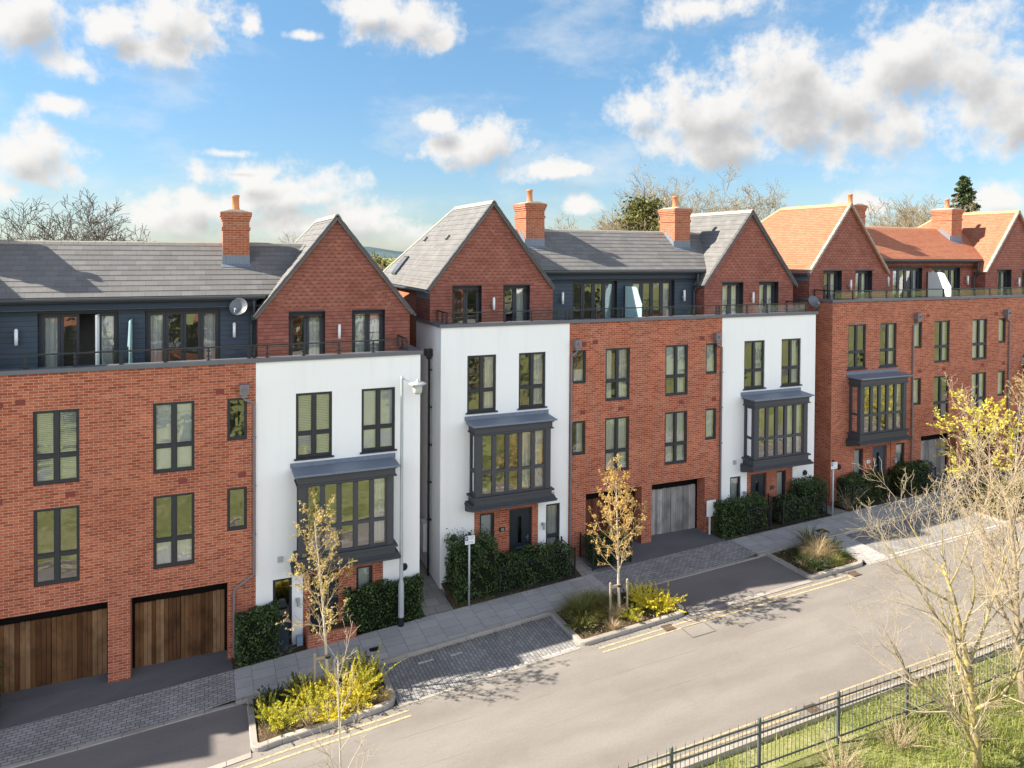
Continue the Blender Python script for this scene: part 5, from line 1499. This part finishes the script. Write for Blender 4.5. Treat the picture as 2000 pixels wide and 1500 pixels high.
# brambles along the railings
for i, (x, y, w) in enumerate(((14.4, -11.55, .8), (17.2, -11.3, 1.0), (19.6, -11.5, 1.0), (12.6, -11.6, .6), (16.1, -12.1, .6))):
    sprays(x, y, w, .8, ['tangle of dry brambles by the third railing post', 'brown bramble thicket behind the large bare tree', 'dry bramble thicket at the foot of the pale-trunked tree', 'sparse dry brambles at the near end of the railings', 'low green-brown brambles at the foot of the lichened tree'][i], 80 + i,
           'dry_grass' if i != 4 else 'leaf_dark', n=60, per=16, size=.03, up=.8, stem='twig_red', grp='brambles along the railings', name='bramble', cat='bramble')

# background trees
GB = 'bare trees behind the houses'
bgs = dict(rmin=.014, R=.3, kids=[12, 8, 6, 5], ang=[(28, 62), (25, 55), (25, 55), (25, 55)], len=[(.6, .95), (.45, .7), (.45, .7), (.45, .7)])
def bg(x, y, top, label, seed, mats=('bark_dark', 'bark_dark'), over=None, bud=None, per=0, ls=.05, lean=(0, 0)):
    z = zg(x) - .3; o = dict(bgs); h = (top - z) * .975; o['L'] = h * .68; o.update(over or {}); bare_tree(x, y, z, h, label, seed, mats, o, lean, bud, grp=GB, per=per, leaf_size=ls)
bg(-13.2, 26, 13.9, 'dark bare tree behind the left roof, at the left edge', 101)
bg(-9.6, 27, 14.2, 'dark bare tree with open branches behind the left slate roof', 102)
bg(-6.2, 28, 13.6, 'dark bare tree behind the middle of the left slate roof', 103)
bg(3.9, 34, 12.3, 'small pale bare tree showing behind the left chimney', 104, ('bark_tan', 'bark_tan'))
bg(12.1, 36, 11.9, 'thin bare tree showing in the gap between the left and middle gables', 105, ('bark_tan', 'bark_tan'))
bg(30.2, 31, 15.4, 'low bare tree at the left end of the crowns behind the middle roof', 114, ('bark_grey', 'bark_tan'), None, 'bud', .8, .1)
bg(45.6, 33, 17.6, 'bare tree between the right chimney and right gable of the middle block', 115, ('bark_grey', 'bark_tan'), None, 'bud', .8, .1)
bg(32.5, 30, 15.9, 'bare tree left of the evergreen behind the middle roof', 106, ('bark_grey', 'bark_tan'), None, 'bud', .5, .09)
bg(38.5, 31, 17.8, 'tall bare tree right of the evergreen behind the middle roof', 107, ('bark_grey', 'bark_tan'), None, 'bud', .8, .1)
bg(35.6, 34, 17.4, 'bare tree just behind the evergreen', 113, ('bark_grey', 'bark_tan'), None, 'bud', .8, .1)
bg(41.4, 35, 18.6, 'tall bare tree behind the middle block, at the top of the bare crowns', 112, ('bark_grey', 'bark_tan'), None, 'bud', .8, .1)
bg(43.5, 32, 18.0, 'broad bare tree above the right chimney of the middle block', 108, ('bark_grey', 'bark_tan'), None, 'bud', .8, .1)
bg(47.5, 31, 16.8, 'bare tree behind the right gable of the middle block', 109, ('bark_grey', 'bark_tan'), None, 'bud', .6, .1)
bg(82, 44, 18.6, 'pale bare tree behind the orange roof, left of the pair', 110, ('bark_tan', 'bark_tan'), dict(rmin=.02))
bg(88, 45, 19.8, 'pale bare tree behind the orange roof, beside the spruce', 111, ('bark_tan', 'bark_tan'), dict(rmin=.02))


def blob_tree(x, y, z, h, w, label, seed, mat, name, n=9000, size=.22, cone=False, zlow=.25, grp=None):
    T = empty(name, (x, y, z), label, 'tree', grp); o = Vector((x, y, z)); rng = NP(seed); r = random.Random(seed); m = MB(o)
    m.tube([o, o + Vector((.1, 0, h * .5)), o + Vector((0, 0, h * .97))], [h * .022, h * .014, .02], 8); P = []; Dr = []
    nb = 130 if cone else 110
    for k in range(nb):
        t = zlow + (1 - zlow) * (k + r.random()) / nb; az = k * 2.4 + r.uniform(-.5, .5)
        if cone: L = w * (1 - t) ** .85 / (1 - zlow) ** .85 * r.uniform(.7, 1.15) + .15; d = Vector((math.cos(az), math.sin(az), r.uniform(-.15, .2)))
        else:
            u = (t - zlow) / (1 - zlow); L = w * math.sqrt(max(.02, 1 - (u * 1.7 - .75) ** 2)) * r.uniform(.6, 1.12); d = Vector((math.cos(az), math.sin(az), r.uniform(.1, .8)))
        d.normalize(); p0 = o + Vector((0, 0, h * t * (1 if cone else .88))); p1 = p0 + d * L; m.tube([p0, p0.lerp(p1, .5) + Vector((0, 0, -.05 * L)), p1], [.05, .03, .008], 4, False)
        for _ in range(int(n / nb)):
            f = r.random() ** .7; q = p0.lerp(p1, .2 + .82 * f); s = (.12 if cone else .28) * (1 + .4 * r.random()); P.append((q.x + r.gauss(0, s), q.y + r.gauss(0, s), q.z + r.gauss(0, s * (.5 if cone else .8)) - (.1 * f * L if cone else 0)))
    m.build('trunk', M['bark_dark'], T); P = np.array(P) - np.array(o)
    quads_obj('crown', leaf_quads(P, size, rng, .55, .5), M[mat], T)
blob_tree(33.9, 28.5, .8, 17.6, 3.0, 'bushy ivy-green evergreen behind the middle roof', 120, 'leaf_ivy', 'evergreen_tree', 12000, .26)
blob_tree(95.5, 44, 2.0, 20.9, 5.2, 'dark conical spruce behind the right orange roof', 121, 'leaf_spruce', 'spruce_tree', 15000, .4, True)
blob_tree(13.7, 40, .5, 12.3, 2.6, 'brown leafy bush-topped tree in the gap between the left and middle blocks', 122, 'leaf_olive', 'hedgerow_tree', 7000, .3)
blob_tree(17.3, 44, .5, 11.7, 2.8, 'olive bush-topped tree behind the left gable of the middle block', 123, 'leaf_ivy', 'hedgerow_tree', 7000, .3)
h = MB(); pr = random.Random(3); n = 40
for i in range(n + 1):
    x = -400 + 1400 * i / n; z = 14.0 + 5 * math.sin(i * .9) + pr.uniform(-1.5, 1.5)
    h.v += [(x, 760, -5), (x, 900, z), (x, 1150, z - 3)]
for i in range(n):
    for k in range(2): a = 3 * i + k; h.f.append([a, a + 3, a + 4, a + 1]); h.mi.append(0)
tag(h.build('hills', M['far_hill'], None, None, True), kind='structure')

# grass on the near verge
rng = NP(200); n = 42000
P = np.stack([rng.uniform(9.5, 27, n), -10.2 - rng.random(n) ** 1.2 * 5.5], 1)
P = P[(P[:, 1] < -10.22)]
zz = np.array([zground(a, b) for a, b in P]); n = len(P); az = rng.uniform(0, 6.283, n); hgt = rng.uniform(.06, .2, n) * np.where(P[:, 1] < -11.2, 1.25, .6); ln = rng.normal(size=(n, 2)) * .06
B = np.column_stack([P, zz - .01]); S = np.column_stack([np.cos(az), np.sin(az), np.zeros(n)]) * .011; Tp = B + np.column_stack([ln, hgt])
V = np.stack([B - S, B + S, Tp + S * .2, Tp - S * .2], 1).reshape(-1, 3)
tag(quads_obj('grass', V, M['grass_blade']), kind='stuff')
# the far side of the green, seen only in the window panes
m = MB()
for i in range(40): x0 = -60 + 5 * i; m.poly([(x0, -52, zground(x0, -52) + .12), (x0 + 5, -52, zground(x0 + 5, -52) + .12), (x0 + 5, -44, zground(x0 + 5, -44) + .12), (x0, -44, zground(x0, -44) + .12)])
tag(m.build('far_road', M['road_asphalt']), kind='structure')
for i, x in enumerate((-26, -12, 2, 16, 30, 44)):
    z = zground(x, -72) - .2; T = empty('far_house', (x, -70, z), ['plain brick house across the green, furthest left', 'white-walled house across the green, second in its row', 'brick house across the green facing the left block', 'white-walled house across the green facing the middle block', 'brick house across the green facing the right block', 'white-walled house across the green, furthest right'][i], 'house', 'houses across the green'); o = T.location.copy()
    q = MB(o); q.box(x - 5, x + 5, -78, -70, z, z + 6); q.prism([(-78.3, z + 6), (-69.7, z + 6), (-74, z + 9)], 'x', x - 5, x + 5); q.build('walls', M['brick_orange' if i % 2 == 0 else 'white_render'], T)
    q = MB(o); roof_plane(q, [(x - 5.3, -69.5, z + 5.9), (x + 5.3, -69.5, z + 5.9), (x + 5.3, -74, z + 9.1), (x - 5.3, -74, z + 9.1)], .3); roof_plane(q, [(x - 5.3, -74, z + 9.1), (x + 5.3, -74, z + 9.1), (x + 5.3, -78.5, z + 5.9), (x - 5.3, -78.5, z + 5.9)], .3); q.build('roof', M['orange_tile'], T)
    for (a, b) in ((-3.2, 1), (2, 1), (-3.2, 3.8), (2, 3.8)):
        q = MB(o); q.box(x + a, x + a + 1.3, -69.99, -69.9, z + b, z + b + 1.3); q.build('window', M['white_plastic'], T)
# hedgerow across the green, seen only in the window panes
rng = NP(300); LP = []
for k in range(70):
    row = k % 3; x = -32 + 86 * ((k * .618) % 1); y = (-24.5, -34.0, -58.0)[row] + rng.normal() * 1.6; w = (1.0, 1.5, 2.4)[row] * rng.uniform(.7, 1.5); hh = (1.7, 3.4, 6.0)[row] * rng.uniform(.6, 1.3); n = (1300, 1300, 1500)[row]
    v = rng.normal(size=(n, 3)); v /= np.linalg.norm(v, axis=1)[:, None]; rr = rng.random((n, 1)) ** .35; v = v * rr * (1 + .25 * np.sin(v[:, :1] * 7 + k) * np.cos(v[:, 2:] * 6))
    LP.append(leaf_quads(v * np.array([w, w * .8, hh * .55]) + np.array([x, y, zground(x, y) + hh * .45]), (.16, .24, .4)[row], rng, .6))
tag(quads_obj('hedgerow', np.concatenate(LP), M['leaf_dark']), kind='stuff')
m = MB()
for i in range(24):
    x0 = -30 + i * 4; m.poly([(x0, -19.6 + .3 * math.sin(i), zground(x0, -19.6) + .06), (x0 + 4, -19.6 + .3 * math.sin(i + 1), zground(x0 + 4, -19.6) + .06), (x0 + 4, -17.8 + .3 * math.sin(i + 1), zground(x0 + 4, -17.8) + .06), (x0, -17.8 + .3 * math.sin(i), zground(x0, -17.8) + .06)])
tag(m.build('path', M['drive_asphalt']), kind='structure')

# blown leaves and dirt caught along the kerbs and the foot of the hedges
def debris(a, b, f, w, n, seed, dz, size, mat='dry_grass'):
    rg = NP(seed); xx = rg.uniform(a, b, n); yy = np.array([f(v) for v in xx]) - np.abs(rg.normal(size=n)) * w; P_ = np.column_stack([xx, yy, np.array([zg(v) for v in xx]) + dz + rg.random(n) * .012])
    Q = leaf_quads(P_, size, rg, .7, .6, 0); Q = Q.reshape(-1, 4, 3); Q[:, :, 2] = P_[:, None, 2] + (Q[:, :, 2] - P_[:, None, 2]) * .25
    tag(quads_obj('leaf_litter', Q.reshape(-1, 3), M[mat]), kind='stuff')
debris(4.7, 9.8, lambda v: yf(v) - .02, .13, 420, 401, KD + .02, .045, 'litter_dark')
debris(22.8, 28.8, lambda v: yf(v) - .02, .1, 260, 402, KD + .02, .05, 'litter_dark')
debris(4.0, 12.0, lambda v: yb(v) + .06, .1, 420, 403, KU + .012, .035, 'litter_dark')
debris(18.4, 29.5, lambda v: yb(v) + .06, .1, 320, 404, KU + .012, .04, 'litter_dark')
debris(1.2, 21.0, lambda v: yo(v) - .08, .12, 520, 405, KD + .012, .035, 'litter_dark')
debris(5.0, 27.0, lambda v: -9.85 + .22, .12, 520, 406, KD + .012, .035)
# ------------------------------------------------------------------ the three blocks
terrace((-17.45, -1.0, -.69), 'leftmost block of houses, half brick half white, with brown garage doors and slate roof',
        dict(ends='white_render', clad='navy_cladding', roof='slate', gauge=.25, ridge='ridge_grey', verge='verge_dark', door='door_navy', show_left=False, show_right=True, side_door=True, chim=.85, chim_r=.6, lx=(-.17, 12.3, 15.06),
             garage=('wood_brown', 'wood_brown'), garage_label=(None, None), plaqueL=None, plaqueR=(None, 'pipe_black', None), jog=True, open_door=True, gas_box=True, screen='frosted_glass',
             fills={'L2': 'blind_open', 'R2': 'blind', 'R1': 'net_half', 'RW1': 'blind_open', 'RW2': 'blind', 'BR': 'r', 'GR0': 'curtain_half', 'GR1': 'net', 'M0': 'l+r', 'M1': 'l+r', 'SRside': 'blind_open'}))
terrace((0, 0, 0), 'middle block of houses with white ends, brick centre, slate roof and door numbered 15',
        dict(ends='white_render', clad='navy_cladding', roof='slate', gauge=.25, ridge='ridge_grey', verge='verge_dark', door='door_navy', show_left=True, show_right=True,
             garage=('wood_red', 'wood_grey'), garage_label=('red-brown garage door', 'weathered grey garage door'), plaqueL=('15', 'pipe_black', 'text_white'), plaqueR=(None, 'gutter_grey', None), rooflight=True, screen='frosted_glass',
             fills={'LW1': 'curtain_r', 'LW2': 'curtain_half', 'L2': 'curtain_half+curtain_l', 'R2': 'roller+curtain_r', 'L1': 'net', 'R1': 'net', 'SL1': 'curtain_half', 'SR2': 'net', 'SR1': 'net', 'SL2': 'net_half', 'RW1': 'curtain_r', 'RW2': 'curtain_r',
                    'BL': 'r2', 'BR': 'r2', 'GL1': 'curtain_half', 'GR0': 'net', 'GR1': 'net', 'M0': 'rr', 'M1': 'l+r', 'SLside': 'roller', 'SRside': 'blind', 'tall': 'net'}))
terrace((17.4, 0, .47), 'right block of houses in red brick with orange tiled roofs',
        dict(ends='brick', clad='tile_plain', roof='orange_tile', gauge=.105, ridge='ridge_orange', verge='ridge_grey', door='door_slate', show_left=True, show_right=True,
             garage=('wood_grey', 'wood_brown'), garage_label=('weathered grey garage door', None), plaqueL=('19', 'white_plastic', 'text_grey'), plaqueR=None, screen='white_plastic',
             fills={'LW2': 'curtain_half', 'L2': 'curtain_half', 'R2': 'blind', 'R1': 'blind', 'SL2': 'net', 'SL1': 'net', 'SR2': 'net', 'SR1': 'net', 'BL': 'r', 'GL0': 'curtain_half', 'GL1': 'net', 'GR0': 'net', 'M0': 'l+r', 'M1': 'l+r', 'SLside': 'blind', 'tall': 'net'}))

# the next block down the street, outside the frame: its gables shade the driveway at the left
terrace((-36.8, -1.3, -1.3), 'neighbouring white and brick block beyond the left edge, casting its shadow over the drive',
        dict(ends='white_render', clad='navy_cladding', roof='slate', gauge=.25, ridge='ridge_grey', verge='verge_dark', door='door_navy', show_left=False, show_right=False,
             garage=('wood_brown', 'wood_brown'), garage_label=(None, None), plaqueL=None, plaqueR=None, fills={}))

# ------------------------------------------------------------------ sky, sun, camera
AZ, EL = 17.5, 36.8
sd = Vector((-math.cos(R(AZ)) * math.cos(R(EL)), math.sin(R(AZ)) * math.cos(R(EL)), math.sin(R(EL))))
L = bpy.data.lights.new('sun', 'SUN'); L.energy = 4.95; L.angle = R(0.5); L.color = (1.0, .90, .76)
so = bpy.data.objects.new('sun', L); so.rotation_euler = sd.to_track_quat('Z', 'Y').to_euler(); so.location = (-30, 20, 40); link(so)

W = bpy.data.worlds.new('World'); bpy.context.scene.world = W; W.use_nodes = True
nt = W.node_tree; nt.nodes.clear()
def wn(typ, ins=None, tree=nt, **pr):
    nd = tree.nodes.new(typ)
    for k, v in pr.items(): setattr(nd, k, v)
    for k, v in (ins or {}).items():
        if isinstance(v, bpy.types.NodeSocket): tree.links.new(v, nd.inputs[k])
        else: nd.inputs[k].default_value = v
    return nd
# clouds: (azimuth deg from +y towards +x, elevation deg, half-widths deg, weight)
CLOUDS = [(36.82, 10.61, 6.45, 3.21, 1), (43.07, 12.31, 4.98, 4.32, 1), (44.87, 9.11, 5.91, 2.55, 1), (32.56, 10.93, 3.33, 1.53, 1), (40.23, 8.02, 4.42, 2.08, 1), (50.79, 13.19, 4.74, 3.54, 1), (51.16, 9.4, 3.14, 3.11, 1), (55.34, 11.68, 4.61, 4.24, 1), (58.17, 8.78, 2.97, 2.57, 1), (47.58, 10.73, 4.01, 3.88, 1), (-10.8, 14.88, 3.06, 2.33, 1), (-6.12, 14.83, 2.15, 1.64, 1), (-0.8, 16.04, 3.54, 2.54, 1), (-7.94, 12.11, 2.52, 1.32, 1), (-4.24, 13.75, 2.23, 1.35, 1), (-2.3, 13.82, 1.98, 1.03, 1), (3.19, 16.33, 0.89, 1.11, 1), (-8.83, 9.52, 1.75, 0.86, 1), (-11.39, 6.47, 3.3, 2.3, 1), (-10.56, 5.04, 2.53, 1.5, 1), (-11.81, 3.8, 1.64, 1.16, 1), (14.51, 17.37, 4.52, 1.88, 1), (17.1, 16.09, 2.19, 1.03, 1), (11.77, 18.11, 3.1, 0.89, 1), (20.55, 8.37, 4.35, 1.89, 1), (17.33, 9.96, 2.4, 1.17, 1), (25.42, 6.42, 4.43, 1.04, 1), (2.84, 5.59, 4.45, 1.28, 1), (5.74, 4.48, 5.15, 1.72, 1), (0.73, 3.08, 5.53, 1.49, 1), (11.05, 2.35, 4.83, 1.97, 1), (7.24, 1.7, 5.61, 1.75, 1), (-2.31, 1.89, 3.64, 1.64, 1), (15.78, 0.4, 4.38, 1.81, 1), (38.25, 18.0, 4.31, 1.19, 1), (56.87, 3.78, 1.95, 1.2, 1), (28.26, 3.71, 1.81, 0.88, 1), (1.78, 7.03, 2.11, 0.44, 1), (27.83, 6.5, 2.41, 0.64, 1), (7.21, 15.82, 1.49, 0.5, 1), (49.0, 3.48, 1.96, 0.91, 1)]
grp = bpy.data.node_groups.new('cloud_density', 'ShaderNodeTree')
grp.interface.new_socket('P', in_out='INPUT', socket_type='NodeSocketVector'); grp.interface.new_socket('D', in_out='OUTPUT', socket_type='NodeSocketFloat'); grp.interface.new_socket('S', in_out='OUTPUT', socket_type='NodeSocketFloat')
gi = grp.nodes.new('NodeGroupInput'); go_ = grp.nodes.new('NodeGroupOutput')
G = lambda typ, ins=None, **pr: wn(typ, ins, grp, **pr)
n1 = G('ShaderNodeTexNoise', {'Vector': gi.outputs[0], 'Scale': .22, 'Detail': 6, 'Roughness': .52}, noise_dimensions='2D')
n2 = G('ShaderNodeTexNoise', {'Vector': gi.outputs[0], 'Scale': .8, 'Detail': 6, 'Roughness': .6}, noise_dimensions='2D')
best = None
for (a, e, sa, se, w) in CLOUDS:
    v = G('ShaderNodeVectorMath', {0: gi.outputs[0], 1: (1 / sa, 1 / se, 0), 2: (-a / sa, -e / se, 0)}, operation='MULTIPLY_ADD')
    l = G('ShaderNodeVectorMath', {0: v.outputs[0]}, operation='LENGTH').outputs['Value']
    if w != 1: l = G('ShaderNodeMath', {0: l, 1: 1 - w}, operation='ADD').outputs[0]
    best = l if best is None else G('ShaderNodeMath', {0: best, 1: l, 2: .25}, operation='SMOOTH_MIN').outputs[0]
d = G('ShaderNodeMath', {0: 1.0, 1: best}, operation='SUBTRACT').outputs[0]
d = G('ShaderNodeMath', {0: n1.outputs[0], 1: 1.9, 2: d}, operation='MULTIPLY_ADD').outputs[0]
dsm = G('ShaderNodeMath', {0: d, 1: -.95}, operation='ADD').outputs[0]
d = G('ShaderNodeMath', {0: n2.outputs[0], 1: .22, 2: d}, operation='MULTIPLY_ADD').outputs[0]
d = G('ShaderNodeMath', {0: n2.outputs[0], 1: 1.0, 2: d}, operation='MULTIPLY_ADD').outputs[0]
d = G('ShaderNodeMath', {0: d, 1: -1.5}, operation='ADD').outputs[0]
grp.links.new(d, go_.inputs[0]); grp.links.new(dsm, go_.inputs[1])
tc = wn('ShaderNodeTexCoord').outputs['Generated']; sx = wn('ShaderNodeSeparateXYZ', {0: tc})
az = wn('ShaderNodeMath', {0: sx.outputs[0], 1: sx.outputs[1]}, operation='ARCTAN2').outputs[0]; el = wn('ShaderNodeMath', {0: sx.outputs[2]}, operation='ARCSINE').outputs[0]
k = 57.29578
pa = wn('ShaderNodeCombineXYZ', {0: wn('ShaderNodeMath', {0: az, 1: k}, operation='MULTIPLY').outputs[0], 1: wn('ShaderNodeMath', {0: el, 1: k}, operation='MULTIPLY').outputs[0], 2: 0.0}).outputs[0]
def dens(off):
    p = wn('ShaderNodeVectorMath', {0: pa, 1: off}, operation='ADD').outputs[0]; g_ = wn('ShaderNodeGroup'); g_.node_tree = grp; nt.links.new(p, g_.inputs[0]); return g_.outputs
d0 = dens((0, 0, 0))[0]; d1 = dens((-.7, 1.5, 0)); d1 = wn('ShaderNodeMath', {0: wn('ShaderNodeMath', {0: d1[0], 1: .18}, operation='MULTIPLY').outputs[0], 1: wn('ShaderNodeMath', {0: d1[1], 1: .82}, operation='MULTIPLY').outputs[0]}, operation='ADD').outputs[0]
alpha = wn('ShaderNodeMapRange', {0: d0, 1: -.2, 2: .7, 3: 0.0, 4: 1.0}, interpolation_type='SMOOTHSTEP').outputs[0]
shade = wn('ShaderNodeMapRange', {0: d1, 1: .1, 2: 1.15, 3: 0.0, 4: 1.0}, interpolation_type='SMOOTHSTEP').outputs[0]
sky = wn('ShaderNodeTexSky', None, sky_type='NISHITA'); sky.sun_disc = False; sky.sun_elevation = R(EL); sky.sun_rotation = R(-(90 - AZ)); sky.altitude = 50; sky.air_density = 1.0; sky.dust_density = .15; sky.ozone_density = 1.6
def wmix(f, a, b, blend='MIX'):
    nd = nt.nodes.new('ShaderNodeMix'); nd.data_type = 'RGBA'; nd.blend_type = blend
    for kk, v in ((0, f), (6, a), (7, b)):
        if isinstance(v, bpy.types.NodeSocket): nt.links.new(v, nd.inputs[kk])
        else: nd.inputs[kk].default_value = v
    return nd.outputs[2]
veil = wn('ShaderNodeMapRange', {0: wn('ShaderNodeTexNoise', {'Vector': wn('ShaderNodeVectorMath', {0: pa, 1: (.6, 1.4, 1)}, operation='MULTIPLY').outputs[0], 'Scale': .14, 'Detail': 7, 'Roughness': .62}, noise_dimensions='2D').outputs[0], 1: .45, 2: .78, 3: 0.0, 4: .42}, interpolation_type='SMOOTHSTEP').outputs[0]
alpha = wn('ShaderNodeMath', {0: alpha, 1: veil}, operation='MAXIMUM').outputs[0]
cc = wmix(shade, (3.5, 3.42, 3.3, 1), (2.05, 2.0, 1.98, 1))
up = wn('ShaderNodeMapRange', {0: el, 1: 0.0, 2: .03, 3: 0.0, 4: 1.0}).outputs[0]
alpha = wn('ShaderNodeMath', {0: wn('ShaderNodeMath', {0: alpha, 1: up}, operation='MULTIPLY').outputs[0], 1: .96}, operation='MULTIPLY').outputs[0]
skyc = wmix(1.0, sky.outputs[0], wmix(wn('ShaderNodeMapRange', {0: el, 1: .0, 2: .34, 3: 0.0, 4: 1.0}).outputs[0], (0.33, 0.385, 0.48, 1), (0.49, 0.64, 0.67, 1)), 'MULTIPLY')
skyc = wmix(1.0, skyc, wmix(wn('ShaderNodeMapRange', {0: el, 1: .36, 2: .8, 3: 0.0, 4: 1.0}).outputs[0], (1, 1, 1, 1), (0.26, 0.31, 0.42, 1)), 'MULTIPLY')
bk = wn('ShaderNodeMapRange', {0: sx.outputs[1], 1: -.02, 2: -.35, 3: 0.0, 4: 1.0}, interpolation_type='SMOOTHSTEP').outputs[0]  # unseen bright cloud band added behind the camera to fill the façade shade
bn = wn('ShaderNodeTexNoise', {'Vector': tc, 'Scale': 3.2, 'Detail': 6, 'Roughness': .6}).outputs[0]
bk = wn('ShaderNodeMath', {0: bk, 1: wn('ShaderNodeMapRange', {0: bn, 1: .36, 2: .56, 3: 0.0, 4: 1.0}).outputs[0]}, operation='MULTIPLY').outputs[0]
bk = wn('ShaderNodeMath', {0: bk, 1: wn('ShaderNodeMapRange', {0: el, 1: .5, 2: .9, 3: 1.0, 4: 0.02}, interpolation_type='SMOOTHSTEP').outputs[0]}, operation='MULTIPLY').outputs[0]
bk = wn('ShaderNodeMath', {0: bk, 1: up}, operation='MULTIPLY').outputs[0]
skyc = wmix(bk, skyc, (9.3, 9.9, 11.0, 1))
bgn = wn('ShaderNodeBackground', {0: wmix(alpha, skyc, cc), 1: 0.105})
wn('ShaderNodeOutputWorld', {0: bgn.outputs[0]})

cam = bpy.data.cameras.new('camera'); co = bpy.data.objects.new('camera', cam); link(co)
cam.sensor_fit = 'HORIZONTAL'; cam.sensor_width = 36; cam.lens = 1413.93 * 36 / 2000; cam.shift_y = -(750 - 515.2) / 2000
cam.clip_start = .1; cam.clip_end = 6000
rt = Vector((.920255723, -.39126004, .0067070066)); dn = Vector((-.000449718, -.01819698, -.99983432)); fw = Vector((.391317266, .920100239, -.0169218322))
m4 = Matrix((rt, -dn, -fw)).transposed().to_4x4(); m4.translation = (0, -23, 12.3); co.matrix_world = m4
sc = bpy.context.scene; sc.camera = co
sc.render.resolution_x, sc.render.resolution_y = 1024, 768
sc.view_settings.view_transform = 'Standard'; sc.view_settings.look = 'None'; sc.view_settings.gamma = 1; sc.view_settings.exposure = 1.42
sc.cycles.use_denoising = True; sc.cycles.max_bounces = 8; sc.cycles.transparent_max_bounces = 12; sc.cycles.caustics_reflective = False; sc.cycles.caustics_refractive = False
sc.cycles.sample_clamp_indirect = 6
